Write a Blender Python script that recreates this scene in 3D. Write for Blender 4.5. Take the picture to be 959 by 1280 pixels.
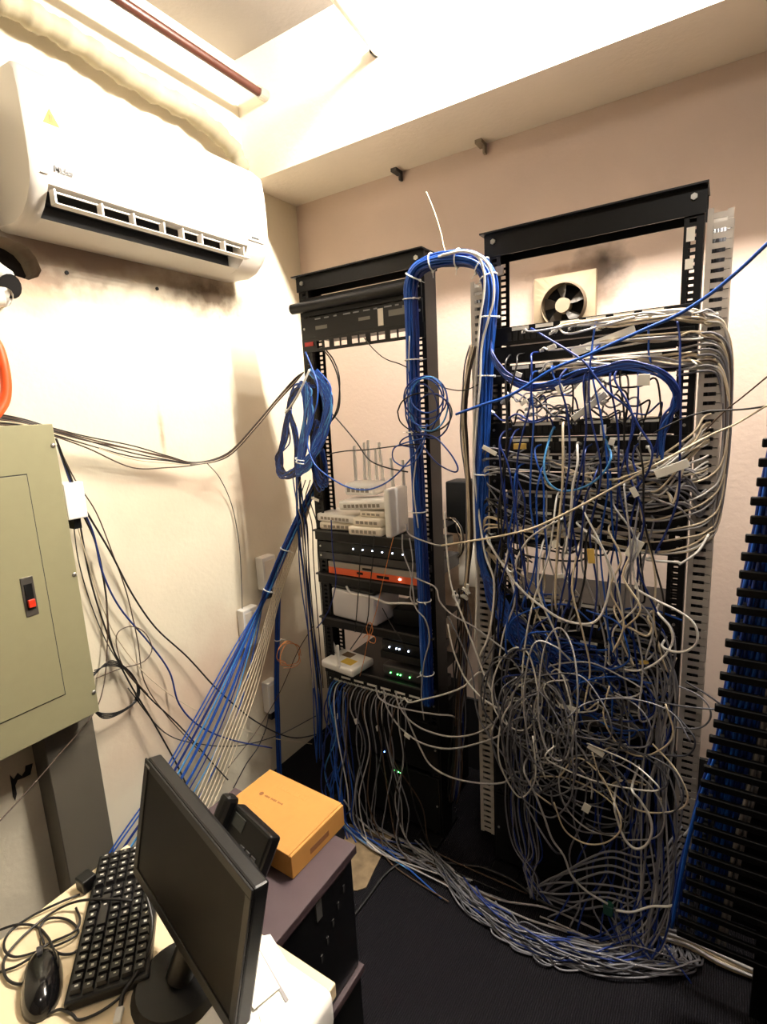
import bpy, bmesh, math, random
import numpy as np
from mathutils import Vector, Matrix
random.seed(7)
for _o in list(bpy.data.objects): bpy.data.objects.remove(_o)
S = bpy.context.scene; COL = S.collection
# ------------------------------------------------------------------ camera
CAM = np.array([0.0, 0.0, 1.55]); FPX = 662.94
YAW, PITCH, ROLL = math.radians(32.768), math.radians(10.643), math.radians(-2.968)
_f = np.array([-math.sin(YAW)*math.cos(PITCH), math.cos(YAW)*math.cos(PITCH), -math.sin(PITCH)])
_r = np.array([math.cos(YAW), math.sin(YAW), 0.0]); _u = np.cross(_r, _f)
_r2 = math.cos(ROLL)*_r + math.sin(ROLL)*_u; _u2 = -math.sin(ROLL)*_r + math.cos(ROLL)*_u
cd = bpy.data.cameras.new('camera'); cam = bpy.data.objects.new('camera', cd); COL.objects.link(cam)
cd.sensor_fit = 'VERTICAL'; cd.sensor_height = 36.0; cd.lens = FPX/1280*36.0; cd.clip_start = 0.01
cam.matrix_world = Matrix(((_r2[0], _u2[0], -_f[0], CAM[0]), (_r2[1], _u2[1], -_f[1], CAM[1]), (_r2[2], _u2[2], -_f[2], CAM[2]), (0, 0, 0, 1)))
S.camera = cam
# ------------------------------------------------------------------ light
W = bpy.data.worlds.new('world'); S.world = W; W.use_nodes = True
W.node_tree.nodes['Background'].inputs[0].default_value = (1, .9, .8, 1); W.node_tree.nodes['Background'].inputs[1].default_value = 0.02
S.view_settings.view_transform = 'Standard'; S.view_settings.look = 'None'; S.view_settings.gamma = 1.0
S.view_settings.use_curve_mapping = False; S.view_settings.exposure = 0.9
LAMP_A = (-0.20, 1.462, 2.79, 165.0)   # fluorescent tube on the ceiling just in front of the beam, above the frame
FILL_LAMP = (0.10, 0.00, 2.80, 12.0)    # unseen fill added above the camera to brighten wall, desk and rack fronts
# ------------------------------------------------------------------ pixel -> point on a real plane of the room
def ray(px, py): return (px-479.5)/FPX*_r2 - (py-640)/FPX*_u2 + _f
def PY(px, py, Y): d = ray(px, py); return Vector(CAM + d*(Y/d[1]))
def PX(px, py, X): d = ray(px, py); return Vector(CAM + d*(X/d[0]))
def PZ(px, py, Z): d = ray(px, py); return Vector(CAM + d*((Z-1.55)/d[2]))
def PT(p):
    if len(p) == 3: return PY(*p)
    return {'x': PX, 'y': PY, 'z': PZ}[p[3]](p[0], p[1], p[2])
# ------------------------------------------------------------------ materials
def lin(c): return tuple(((v/255)/12.92 if v/255 <= .04045 else ((v/255+.055)/1.055)**2.4) for v in c)
MATS = {}
def mat(name, rgb, rough=.5, metal=0., noise=0., scale=30., bump=0., emit=None, spec=.5, trans=0.):
    if name in MATS: return MATS[name]
    m = bpy.data.materials.new(name); m.use_nodes = True; nt = m.node_tree; b = nt.nodes['Principled BSDF']
    c = lin(rgb); b.inputs['Base Color'].default_value = (*c, 1); b.inputs['Roughness'].default_value = rough
    b.inputs['Metallic'].default_value = metal; b.inputs['Specular IOR Level'].default_value = spec
    if trans: b.inputs['Transmission Weight'].default_value = trans
    if emit: b.inputs['Emission Color'].default_value = (*lin(emit[0]), 1); b.inputs['Emission Strength'].default_value = emit[1]
    if noise or bump:
        tc = nt.nodes.new('ShaderNodeNewGeometry'); n = nt.nodes.new('ShaderNodeTexNoise'); n.inputs['Scale'].default_value = scale; n.inputs['Detail'].default_value = 6
        nt.links.new(tc.outputs['Position'], n.inputs['Vector'])
        if noise:
            mx = nt.nodes.new('ShaderNodeMix'); mx.data_type = 'RGBA'
            mx.inputs[6].default_value = (*[v*(1-noise) for v in c], 1); mx.inputs[7].default_value = (*[min(1, v*(1+noise)) for v in c], 1)
            nt.links.new(n.outputs[0], mx.inputs[0]); nt.links.new(mx.outputs[2], b.inputs['Base Color'])
        if bump:
            bp = nt.nodes.new('ShaderNodeBump'); bp.inputs['Strength'].default_value = bump; bp.inputs['Distance'].default_value = .004
            nt.links.new(n.outputs[0], bp.inputs['Height']); nt.links.new(bp.outputs[0], b.inputs['Normal'])
    MATS[name] = m; return m
def wall_mat(name, rgb, spots):
    """painted plaster; spots = [(centre, (rx,ry,rz), colour, strength, noise scale)] : soot and grime with a shape of their own"""
    m = bpy.data.materials.new(name); m.use_nodes = True; nt = m.node_tree; b = nt.nodes['Principled BSDF']; b.inputs['Roughness'].default_value = .7
    g = nt.nodes.new('ShaderNodeNewGeometry'); n = nt.nodes.new('ShaderNodeTexNoise'); n.inputs['Scale'].default_value = 5; n.inputs['Detail'].default_value = 8
    nt.links.new(g.outputs['Position'], n.inputs['Vector'])
    c = lin(rgb); mx = nt.nodes.new('ShaderNodeMix'); mx.data_type = 'RGBA'
    mx.inputs[6].default_value = (*[v*.9 for v in c], 1); mx.inputs[7].default_value = (*[min(1, v*1.06) for v in c], 1)
    nt.links.new(n.outputs[0], mx.inputs[0]); out = mx.outputs[2]
    for (ce, rr, sc, st, ns) in spots:
        v = nt.nodes.new('ShaderNodeVectorMath'); v.operation = 'SUBTRACT'; nt.links.new(g.outputs['Position'], v.inputs[0]); v.inputs[1].default_value = ce
        d = nt.nodes.new('ShaderNodeVectorMath'); d.operation = 'DIVIDE'; nt.links.new(v.outputs[0], d.inputs[0]); d.inputs[1].default_value = rr
        l = nt.nodes.new('ShaderNodeVectorMath'); l.operation = 'LENGTH'; nt.links.new(d.outputs[0], l.inputs[0])
        n2 = nt.nodes.new('ShaderNodeTexNoise'); n2.inputs['Scale'].default_value = ns; n2.inputs['Detail'].default_value = 7; nt.links.new(g.outputs['Position'], n2.inputs['Vector'])
        a = nt.nodes.new('ShaderNodeMath'); a.operation = 'MULTIPLY_ADD'; nt.links.new(n2.outputs[0], a.inputs[0]); a.inputs[1].default_value = 1.1; nt.links.new(l.outputs[1], a.inputs[2])
        mr = nt.nodes.new('ShaderNodeMapRange'); nt.links.new(a.outputs[0], mr.inputs[0]); mr.inputs[1].default_value = 1.75; mr.inputs[2].default_value = .8; mr.inputs[3].default_value = 0; mr.inputs[4].default_value = st
        k = nt.nodes.new('ShaderNodeMix'); k.data_type = 'RGBA'; nt.links.new(mr.outputs[0], k.inputs[0]); nt.links.new(out, k.inputs[6]); k.inputs[7].default_value = (*lin(sc), 1); out = k.outputs[2]
    nt.links.new(out, b.inputs['Base Color'])
    bp = nt.nodes.new('ShaderNodeBump'); bp.inputs['Strength'].default_value = .25; bp.inputs['Distance'].default_value = .004
    n3 = nt.nodes.new('ShaderNodeTexNoise'); n3.inputs['Scale'].default_value = 60; n3.inputs['Detail'].default_value = 6; nt.links.new(g.outputs['Position'], n3.inputs['Vector'])
    nt.links.new(n3.outputs[0], bp.inputs['Height']); nt.links.new(bp.outputs[0], b.inputs['Normal']); return m
BLACK = mat('black powder coat', (11, 10, 11), .42, 0, .3, 60, spec=.3)
BLACKP = mat('black plastic', (9, 9, 10), .38, spec=.35)
BLACKM = mat('matt black plastic', (8, 8, 9), .6, spec=.25)
WHITEP = mat('white plastic', (240, 236, 228), .35)
WHITE2 = mat('aged white plastic', (236, 226, 208), .45)
GREYD = mat('grey duct plastic', (176, 168, 158), .5, 0, .08, 25)
DGREY = mat('dark grey metal', (62, 60, 60), .45, .3)
TAN = mat('beige metal', (150, 136, 116), .5, .1)
STEEL = mat('steel', (190, 188, 182), .3, .9)
TIEW = mat('white nylon', (235, 235, 232), .4)
PAPER = mat('white paper', (244, 240, 228), .8)
CLEAR = mat('clear plug plastic', (214, 212, 205), .2)
CBLUE = mat('blue cable', (18, 74, 160), .42, 0, .2, 14)
CBLUE2 = mat('deep blue cable', (12, 42, 112), .42, 0, .2, 14)
CLBLUE = mat('light blue cable', (70, 140, 200), .4)
CGREY = mat('grey cable', (116, 115, 120), .45, 0, .12, 14)
CDGREY = mat('dimmed grey cable', (78, 78, 84), .5, 0, .12, 14)  # dimness low in the tangle and inside the ducts, put into the colour
CLGREY = mat('light grey cable', (166, 163, 162), .45, 0, .1, 14)
CCREAM = mat('cream cable', (210, 194, 166), .5, 0, .1, 14)
CWHITE = mat('white cable', (222, 218, 210), .4)
CBLK = mat('black cable', (24, 22, 22), .45)
CBRN = mat('brown cable', (74, 56, 42), .5)
CORG = mat('orange fibre', (226, 138, 66), .4)
LEDB = mat('blue led', (120, 170, 255), .4, emit=((90, 140, 255), 14))
LEDW = mat('white led', (235, 240, 255), .4, emit=((210, 225, 255), 14))
LEDG = mat('green led', (90, 255, 120), .4, emit=((90, 255, 110), 8))
# ------------------------------------------------------------------ mesh helpers
def worldloc(p):
    v = Vector((0, 0, 0))
    while p is not None: v += p.location; p = p.parent
    return v
def tag(o, label=None, cat=None, group=None, kind=None):
    if label: o['label'] = label
    if cat: o['category'] = cat
    if group: o['group'] = group
    if kind: o['kind'] = kind
    return o
def link(name, me, m, parent, base=None):
    o = bpy.data.objects.new(name, me); COL.objects.link(o)
    if m is not None and len(me.materials) == 0: me.materials.append(m)
    if parent is not None: o.parent = parent
    if base is not None: o.location = base
    return o
def obj(name, bm, m, parent=None, smooth=False):
    """bm is in world coordinates; becomes ONE mesh object"""
    me = bpy.data.meshes.new(name)
    if parent is not None:
        off = worldloc(parent); base = None
    else:
        co = [v.co for v in bm.verts]
        off = Vector((sum(c.x for c in co)/len(co), sum(c.y for c in co)/len(co), min(c.z for c in co))); base = off
    for v in bm.verts: v.co -= off
    bmesh.ops.recalc_face_normals(bm, faces=bm.faces)
    if smooth:
        for f in bm.faces: f.smooth = True
    bm.to_mesh(me); bm.free()
    if smooth == 'auto':
        try: me.set_sharp_from_angle(angle=math.radians(40))
        except Exception: pass
    return link(name, me, m, parent, base)
def thing(name, label, cat, loc, group=None):
    o = bpy.data.objects.new(name, None); COL.objects.link(o); o.location = loc; o.empty_display_size = .05
    return tag(o, label, cat, group)
def BM(): return bmesh.new()
def box(bm, a, b, bev=0, M=None, seg=2):
    """axis box from corner a to corner b, optionally bevelled and transformed"""
    c = [(a[i]+b[i])/2 for i in range(3)]; s = [abs(b[i]-a[i]) for i in range(3)]
    r = bmesh.ops.create_cube(bm, size=1.0, matrix=Matrix.Translation(c) @ Matrix.Diagonal((*s, 1)))
    vs = r['verts']
    if bev:
        es = list({e for v in vs for e in v.link_edges})
        rr = bmesh.ops.bevel(bm, geom=es, offset=min(bev, min(s)*.49), segments=seg, affect='EDGES', profile=.5)
        vs = list({v for f in rr['faces'] for v in f.verts} | {v for v in vs if v.is_valid})
        allv = set(vs); stack = list(vs)
        while stack:
            v = stack.pop()
            for e in v.link_edges:
                w = e.other_vert(v)
                if w not in allv: allv.add(w); stack.append(w)
        vs = list(allv)
    if M is not None: bmesh.ops.transform(bm, matrix=M, verts=vs)
    return vs
def cyl(bm, p0, p1, r, r2=None, n=16):
    p0, p1 = Vector(p0), Vector(p1); d = p1-p0
    M = Matrix.Translation((p0+p1)/2) @ d.to_track_quat('Z', 'Y').to_matrix().to_4x4()
    bmesh.ops.create_cone(bm, cap_ends=True, segments=n, radius1=r, radius2=r if r2 is None else r2, depth=d.length, matrix=M)
def prism(bm, pts, ext):
    """closed polygon pts extruded by vector ext"""
    ext = Vector(ext); a = [bm.verts.new(Vector(p)) for p in pts]; b = [bm.verts.new(Vector(p)+ext) for p in pts]; n = len(a)
    bm.faces.new(a); bm.faces.new(b[::-1])
    for i in range(n): bm.faces.new((a[i], a[(i+1) % n], b[(i+1) % n], b[i]))
def frameM(o, u, v, n):
    """matrix with columns u,v,n at o"""
    return Matrix(((u[0], v[0], n[0], o[0]), (u[1], v[1], n[1], o[1]), (u[2], v[2], n[2], o[2]), (0, 0, 0, 1)))
def catmull(pts, res):
    P = np.array([list(p) for p in pts], float)
    P = np.vstack([2*P[0]-P[1], P, 2*P[-1]-P[-2]]); out = []
    for i in range(1, len(P)-2):
        t = np.linspace(0, 1, res, endpoint=False)[:, None]
        a, b, c, d = P[i-1], P[i], P[i+1], P[i+2]
        out.append(.5*((2*b)+(c-a)*t+(2*a-5*b+4*c-d)*t*t+(3*b-a-3*c+d)*t**3))
    out.append(P[-2][None]); return np.vstack(out)
def tube_mesh(name, path, r, off, sides=6, closed=False):
    p = np.asarray(path, float)-np.array(off); n = len(p)
    t = np.gradient(p, axis=0); t /= (np.linalg.norm(t, axis=1)[:, None]+1e-12)
    nn = np.zeros_like(p); a = np.array([0, 0, 1.0]) if abs(t[0][2]) < .9 else np.array([1.0, 0, 0])
    v = a-t[0]*a.dot(t[0]); v /= np.linalg.norm(v); nn[0] = v
    for i in range(1, n):
        v = nn[i-1]-t[i]*nn[i-1].dot(t[i]); l = np.linalg.norm(v)
        nn[i] = v/l if l > 1e-9 else nn[i-1]
    bb = np.cross(t, nn); ang = np.arange(sides)*2*math.pi/sides
    rr = r if np.ndim(r) else np.full(n, r)
    V = (p[:, None, :]+rr[:, None, None]*(np.cos(ang)[None, :, None]*nn[:, None, :]+np.sin(ang)[None, :, None]*bb[:, None, :])).reshape(-1, 3)
    i = np.arange(n-1)[:, None]*sides; j = np.arange(sides)[None, :]; k = (j+1) % sides
    F = np.stack([i+j, i+k, i+sides+k, i+sides+j], -1).reshape(-1, 4).tolist()
    F.append(list(range(sides))[::-1]); F.append(list(range((n-1)*sides, n*sides)))
    me = bpy.data.meshes.new(name); me.from_pydata(V.tolist(), [], F); me.polygons.foreach_set('use_smooth', [True]*len(me.polygons)); me.update(); return me
def tube(name, pts, r, m, parent=None, res=7, sides=6, raw=False):
    path = np.array([list(p) for p in pts]) if raw else catmull(pts, res)
    if parent is not None: off = worldloc(parent); base = None
    else: off = Vector((*path[:, :2].mean(0), path[:, 2].min())); base = off
    return link(name, tube_mesh(name, path, r, off, sides), m, parent, base)
def cable(label, pts, m, r=.0026, group=None, name='network_cable', plugs=(), tags=(), plane='y', res=7, world=False):
    """one cable = one thing; pts are (pixel x, pixel y, depth) or world points"""
    P = [Vector(p) for p in pts] if world else [PT(p if len(p) == 4 else (*p, plane)) for p in pts]
    if group and '{c}' in label:
        label = label.replace('{c}', m.name.replace(' cable', '')); group = group+', '+m.name
        if P[0].x > -.62: label += ', starting '+('left' if P[0].x < -.40 else 'centre' if P[0].x < -.22 else 'right')
    o = tube(name, P, r, m, None, res); tag(o, label, 'cable', group)
    for e in plugs:                                       # clear modular plug at an end
        a, b = (P[0], P[1]) if e == 0 else (P[-1], P[-2]); d = (a-b).normalized()
        bm = BM(); q = d.to_track_quat('Z', 'Y').to_matrix().to_4x4()
        box(bm, (-.0058, -.004, -.011), (.0058, .004, .011), .0012, Matrix.Translation(a+d*.008) @ q, 1)
        obj('plug', bm, CLEAR, o)
    for (f, w, h) in tags:                                # paper flag folded round the cable
        path = catmull(P, 6); i = int(f*(len(path)-2)); a = Vector(path[i]); d = (Vector(path[i+1])-a).normalized()
        q = d.to_track_quat('X', 'Z').to_matrix().to_4x4(); bm = BM()
        box(bm, (-w/2, -.0008, -h), (w/2, .0008, .004), 0, Matrix.Translation(a+Vector((0, -.004, 0))) @ q)
        tag(obj('label_tag', bm, PAPER, o), 'white paper label tag')
    return o
BULK = []
def bulk_or(cond, label, P, m, r, group, **k):
    """past the first 300 cables in view: real tubes too, collected for one joined tangle"""
    if cond: BULK.append(([Vector(p) for p in P], m, r)); return None
    return cable(label, P, m, r, group, **k)
def flush_bulk(name, label):
    V = []; F = []; MI = []; ms = []
    for P, m, r in BULK:
        if m not in ms: ms.append(m)
        me = tube_mesh('tmp', catmull(P, 6), r, (0, 0, 0), 5); o_ = len(V)
        V += [tuple(v.co) for v in me.vertices]
        for p in me.polygons: F.append([o_+q for q in p.vertices]); MI.append(ms.index(m))
        bpy.data.meshes.remove(me)
    me = bpy.data.meshes.new(name); me.from_pydata(V, [], F)
    for m in ms: me.materials.append(m)
    me.polygons.foreach_set('material_index', MI); me.polygons.foreach_set('use_smooth', [True]*len(F)); me.update()
    BULK.clear(); return tag(link(name, me, None, None), label, 'cable tangle', kind='stuff')
def text_mesh(name, body, size, M, m, parent, extrude=.0004):
    cu = bpy.data.curves.new(name, 'FONT'); cu.body = body; cu.size = size; cu.extrude = extrude; cu.offset = size*.02; cu.align_x = 'LEFT'
    t = bpy.data.objects.new(name+'_tmp', cu); COL.objects.link(t); bpy.context.view_layer.update()
    me = bpy.data.meshes.new_from_object(t.evaluated_get(bpy.context.evaluated_depsgraph_get())); bpy.data.objects.remove(t)
    me.name = name; me.transform(M); me.transform(Matrix.Translation(-worldloc(parent))); me.materials.clear()
    return link(name, me, m, parent)
rnd = random.uniform
# ================================================================== THE ROOM
XL, YB, ZC = -1.614, 1.935, 2.862; XR, YF = 1.75, -1.9; BEAM_Y, BEAM_Z = 1.643, 2.442
WALL_L = wall_mat('left wall paint', (222, 212, 188), [
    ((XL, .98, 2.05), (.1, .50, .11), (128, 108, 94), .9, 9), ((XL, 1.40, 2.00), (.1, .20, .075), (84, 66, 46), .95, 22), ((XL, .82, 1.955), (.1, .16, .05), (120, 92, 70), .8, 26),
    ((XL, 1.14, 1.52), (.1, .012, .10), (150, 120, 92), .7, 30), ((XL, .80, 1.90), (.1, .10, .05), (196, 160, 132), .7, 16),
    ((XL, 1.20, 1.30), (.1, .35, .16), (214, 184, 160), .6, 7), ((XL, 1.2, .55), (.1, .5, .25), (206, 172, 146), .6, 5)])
WALL_B = wall_mat('back wall paint', (202, 181, 166), [
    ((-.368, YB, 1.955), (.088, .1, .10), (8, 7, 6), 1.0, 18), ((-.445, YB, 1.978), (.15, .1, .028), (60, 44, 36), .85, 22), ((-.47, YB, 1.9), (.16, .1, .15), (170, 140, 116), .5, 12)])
PAINT = wall_mat('beam paint', (234, 224, 208), [])
FARP = wall_mat('far room paint', (96, 84, 75), [])
CEILM = wall_mat('ceiling paint', (140, 132, 124), [])
def struct(name, bm, m, parent=None):
    o = obj(name, bm, m, parent); o['kind'] = 'structure'; return o
# floor: black-blue carpet
def carpet():
    m = bpy.data.materials.new('carpet'); m.use_nodes = True; nt = m.node_tree; b = nt.nodes['Principled BSDF']; b.inputs['Roughness'].default_value = .95; b.inputs['Specular IOR Level'].default_value = .1
    g = nt.nodes.new('ShaderNodeNewGeometry'); n = nt.nodes.new('ShaderNodeTexNoise'); n.inputs['Scale'].default_value = 260; n.inputs['Detail'].default_value = 5
    n2 = nt.nodes.new('ShaderNodeTexNoise'); n2.inputs['Scale'].default_value = 4
    w = nt.nodes.new('ShaderNodeTexWave'); w.inputs['Scale'].default_value = 55; w.inputs['Distortion'].default_value = 3
    for x in (n, n2, w): nt.links.new(g.outputs['Position'], x.inputs['Vector'])
    a = nt.nodes.new('ShaderNodeMath'); a.operation = 'MULTIPLY'; nt.links.new(n.outputs[0], a.inputs[0]); nt.links.new(w.outputs[1], a.inputs[1])
    r = nt.nodes.new('ShaderNodeValToRGB'); nt.links.new(a.outputs[0], r.inputs[0])
    r.color_ramp.elements[0].color = (*lin((11, 11, 14)), 1); r.color_ramp.elements[1].color = (*lin((40, 38, 43)), 1); r.color_ramp.elements[0].position = .12; r.color_ramp.elements[1].position = .75
    k = nt.nodes.new('ShaderNodeMix'); k.data_type = 'RGBA'; k.blend_type = 'MULTIPLY'; k.inputs[0].default_value = .5; nt.links.new(r.outputs[0], k.inputs[6]); nt.links.new(n2.outputs[1], k.inputs[7]); nt.links.new(r.outputs[0], b.inputs['Base Color'])
    bp = nt.nodes.new('ShaderNodeBump'); bp.inputs['Strength'].default_value = .7; bp.inputs['Distance'].default_value = .004; nt.links.new(a.outputs[0], bp.inputs['Height']); nt.links.new(bp.outputs[0], b.inputs['Normal']); return m
bm = BM(); box(bm, (XL-.1, YF-.1, -.1), (XR+.1, YB+.1, 0)); struct('floor', bm, carpet())
bm = BM(); box(bm, (XL-.1, YF-.1, ZC), (XR+.1, YB+.1, ZC+.1)); struct('ceiling', bm, CEILM)
bm = BM(); box(bm, (XL, BEAM_Y, BEAM_Z), (XR, YB, ZC)); struct('trim_1', bm, PAINT)
bm = BM(); box(bm, (XL-.1, YB, 0), (XR+.1, YB+.1, ZC)); struct('wall_back', bm, WALL_B)
bm = BM(); box(bm, (XR, YF, 0), (XR+.1, YB, ZC)); struct('wall_right', bm, FARP)
bm = BM(); box(bm, (XL, YF-.1, 0), (XR, YF, ZC)); struct('wall_front', bm, FARP)
# left wall with a broken-out hole below the air conditioner
hole = [PX(*p, XL) for p in [(-60, 300), (-10, 292), (8, 297), (24, 303), (36, 311), (45, 322), (52, 338), (48, 346), (36, 350), (20, 345), (14, 352), (2, 356), (-30, 352), (-70, 340)]]
bm = BM(); outer = [bm.verts.new(p) for p in ((XL, YF, 0), (XL, YB, 0), (XL, YB, ZC), (XL, YF, ZC))]; inner = [bm.verts.new(p) for p in hole]
ed = [bm.edges.new((l[i], l[(i+1) % len(l)])) for l in (outer, inner) for i in range(len(l))]
bmesh.ops.triangle_fill(bm, use_beauty=True, use_dissolve=False, edges=ed)
deep = [bm.verts.new(Vector(p)+Vector((-.09, 0, 0))) for p in hole]; n = len(hole)
for i in range(n): bm.faces.new((inner[i], inner[(i+1) % n], deep[(i+1) % n], deep[i]))
me = bpy.data.meshes.new('wall_left'); bm.normal_update(); bm.to_mesh(me); bm.free(); wl = link('wall_left', me, WALL_L, None); wl['kind'] = 'structure'
bm = BM(); bm.faces.new([bm.verts.new(Vector(p)+Vector((-.088, 0, 0))) for p in hole]); obj('broken_masonry', bm, mat('broken masonry', (46, 40, 36), .95, 0, .5, 40, .8), wl)
bm = BM(); box(bm, (XL-.25, YF, 0), (XL-.13, YB, ZC)); tag(struct('wall_left_core', bm, PAINT, wl))
bm = BM(); box(bm, (-1.2, YB-.012, 0), (XR, YB, .33)); struct('baseboard_back', bm, mat('black skirting', (18, 17, 18), .6))
# two dark pipe hooks under the beam and screw holes in the wall
for i, (px, py, dx) in enumerate([(497, 219, 0), (602, 190, 1)]):
    p = PY(px, py, YB-.02); bm = BM(); box(bm, (p.x-.012, YB-.05, BEAM_Z-.012), (p.x+.012, YB-.001, BEAM_Z-.0005)); box(bm, (p.x+.004, YB-.02, BEAM_Z-.035), (p.x+.012, YB-.001, BEAM_Z-.01))
    tag(obj('beam_hook', bm, DGREY if i == 0 else TAN), ['small dark bracket under the beam above the left rack', 'small pale bracket under the beam right of the dark bracket'][i], 'bracket')
# ceiling tube and the added fill lamp (both above the frame)
def lamp(x, y, z, w, label, soft, half=0.0):
    t = thing('ceiling_lamp', label, 'lamp', (x, y, ZC))
    bm = BM(); box(bm, (x-.05-half, y-.025, ZC-.03), (x+.05+half, y+.025, ZC), .004); obj('base', bm, WHITEP, t)
    bm = BM(); box(bm, (x-.03-half, y-.008, z+.018), (x-.02-half, y+.008, ZC-.0305)); box(bm, (x+.02+half, y-.008, z+.018), (x+.03+half, y+.008, ZC-.0305)); obj('socket', bm, WHITE2, t)
    n = 6 if half else 1
    for k in range(n):
        L = bpy.data.lights.new('lamp_light', 'POINT'); L.energy = w/n; L.color = (1.0, .935, .84); L.shadow_soft_size = soft
        lo = bpy.data.objects.new('lamp_light', L); COL.objects.link(lo); lo.parent = t; lo.location = ((k/(n-1)*2-1)*half if n > 1 else 0, 0, z-ZC-.03)
lamp(*LAMP_A, 'white tube lamp on the ceiling in front of the beam', .022, .40)
lamp(*FILL_LAMP, 'added fill lamp on the ceiling above the camera', .12)
# pipes along the ceiling
bm = BM()
RED = mat('red brown pipe', (64, 26, 14), .4)
p1 = PY(335, 122, BEAM_Y+.01); p0 = Vector((p1.x-.02, -.6, p1.z+.03))
t = tag(tube('red_pipe', [p0, p0.lerp(p1, .5)+Vector((.0, 0, -.0)), p1-Vector((0, .02, .002)), p1], .014, RED, None, 8, 12), 'thin red brown pipe running under the ceiling into the beam', 'pipe')
bm = BM(); cyl(bm, p1-Vector((0, .05, 0)), p1-Vector((0, .012, 0)), .019, n=14); obj('pipe_collar', bm, STEEL, t)
p1 = PY(474, 66, BEAM_Y+.01); p0 = PY(421, -3, 1.30)
t = tag(tube('white_pipe', [p1+(p0-p1)*3, p0, p1], .0145, WHITE2, None, 6, 12), 'thin cream pipe running from the ceiling into the beam', 'pipe')
bm = BM(); cyl(bm, p1-Vector((0, .03, 0)), p1-Vector((0, .01, 0)), .018, n=14); obj('pipe_collar', bm, BLACKP, t)
HOSE = mat('wrapped insulation', (146, 136, 112), .8, 0, .2, 16, .6)
pts = [(-60, -42, -1.56, 'x'), (0, -2, -1.56, 'x'), (55, 28, -1.555, 'x'), (105, 58, -1.56, 'x'), (150, 88, -1.555, 'x'), (195, 116, -1.56, 'x'), (235, 138, -1.565, 'x'), (268, 163, -1.56, 'x'), (292, 188, -1.56, 'x'), (303, 215, -1.56, 'x')]
path = catmull([PT(p) for p in pts], 9); rr = np.array([.031+.0035*math.sin(i*.9)+.002*math.sin(i*2.3) for i in range(len(path))])
off = Vector((*path[:, :2].mean(0), path[:, 2].min())); tag(link('refrigerant_hose', tube_mesh('refrigerant_hose', path, rr, off, 12), HOSE, None, off), 'thick cream wrapped hose along the wall above the air conditioner', 'hose')
# ================================================================== AIR CONDITIONER
ACY0, ACY1 = .737, 1.528
ac = thing('air_conditioner', 'white wall air conditioner with open louvre below the ceiling', 'air conditioner', (XL+.1, (ACY0+ACY1)/2, 2.05))
ACW = mat('air conditioner white', (212, 206, 196), .35)
prof = [(0, 2.385), (.13, 2.397), (.175, 2.394), (.197, 2.375), (.204, 2.33), (.207, 2.24), (.205, 2.17), (.198, 2.135), (.188, 2.118), (.165, 2.090), (.135, 2.068), (.09, 2.055), (0, 2.06)]
notch = prof[:8]+[(.130, 2.150), (.085, 2.120), (.085, 2.085), (.140, 2.0705)]+prof[11:]
def acring(pr, y, k=1.0): return [Vector((XL+.001+.1+(d-.1)*k if k < 1 else XL+.001+d, y, 2.22+(z-2.22)*k)) for d, z in pr]
bm = BM()
def loft(rings):
    vs = [[bm.verts.new(p) for p in r] for r in rings]; n = len(vs[0])
    for a, b in zip(vs, vs[1:]):
        for i in range(n): bm.faces.new((a[i], a[(i+1) % n], b[(i+1) % n], b[i]))
    bm.faces.new(vs[0][::-1]); bm.faces.new(vs[-1])
ya, yb = .775, 1.425
loft([acring(prof, ACY0, .95), acring(prof, ACY0+.006, .985), acring(prof, ACY0+.018), acring(prof, ya)])
loft([acring(prof, yb), acring(prof, ACY1-.03), acring(prof, ACY1-.008, .975), acring(prof, ACY1, .93)])
loft([acring(notch, ya), acring(notch, yb)])
obj('body', bm, ACW, ac, 'auto')
bm = BM(); box(bm, (XL+.1, ya+.003, 2.118), (XL+.128, yb-.003, 2.145)); box(bm, (XL+.095, ya+.003, 2.083), (XL+.1, yb-.003, 2.125)); obj('outlet_grille', bm, BLACKM, ac)
bm = BM()   # seam between front cover and chassis
for y0, y1 in ((ACY0+.02, ya), (yb, ACY1-.03)): box(bm, (XL+.2045, y0, 2.1535), (XL+.2063, y1, 2.1555))
obj('cover_seam', bm, mat('seam shadow', (120, 112, 104), .6), ac)
bm = BM(); box(bm, (XL+.190, ya+.004, 2.088), (XL+.215, yb-.01, 2.0915), .001, None, 1); lv = obj('louvre', bm, ACW, ac)
bm = BM(); box(bm, (XL+.192, ya+.004, 2.120), (XL+.196, 1.085, 2.1235)); box(bm, (XL+.192, 1.15, 2.120), (XL+.196, yb-.03, 2.1235)); obj('louvre_rail', bm, ACW, lv)
for yv in (ya+.006, .90, .99, 1.085, 1.15, 1.22, 1.31, yb-.032):
    bm = BM(); box(bm, (XL+.190, yv-.0025, 2.09), (XL+.212, yv+.0025, 2.1225)); obj('louvre_stay', bm, ACW, lv)
def ac_face(y, z): return Vector((XL+.001+.2074, y, z))
MT = frameM(ac_face(.790, 2.166), (0, 1, 0), (0, 0, 1), (1, 0, 0))
tag(text_mesh('brand_print', 'Midea', .019, MT, mat('grey print', (10, 10, 10), .5), ac), 'small grey brand lettering')
bm = BM()
for i in range(14):
    a0 = math.radians(70+i*15); a1 = math.radians(70+(i+1)*15); c = (.786, 2.173)
    f = [bm.verts.new(ac_face(c[0]+r*math.cos(a), c[1]+r*math.sin(a))) for r, a in ((.012, a0), (.012, a1), (.011, a1), (.011, a0))]; bm.faces.new(f)
obj('brand_ring', bm, mat('pale grey print', (60, 60, 60), .5), ac)
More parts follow.
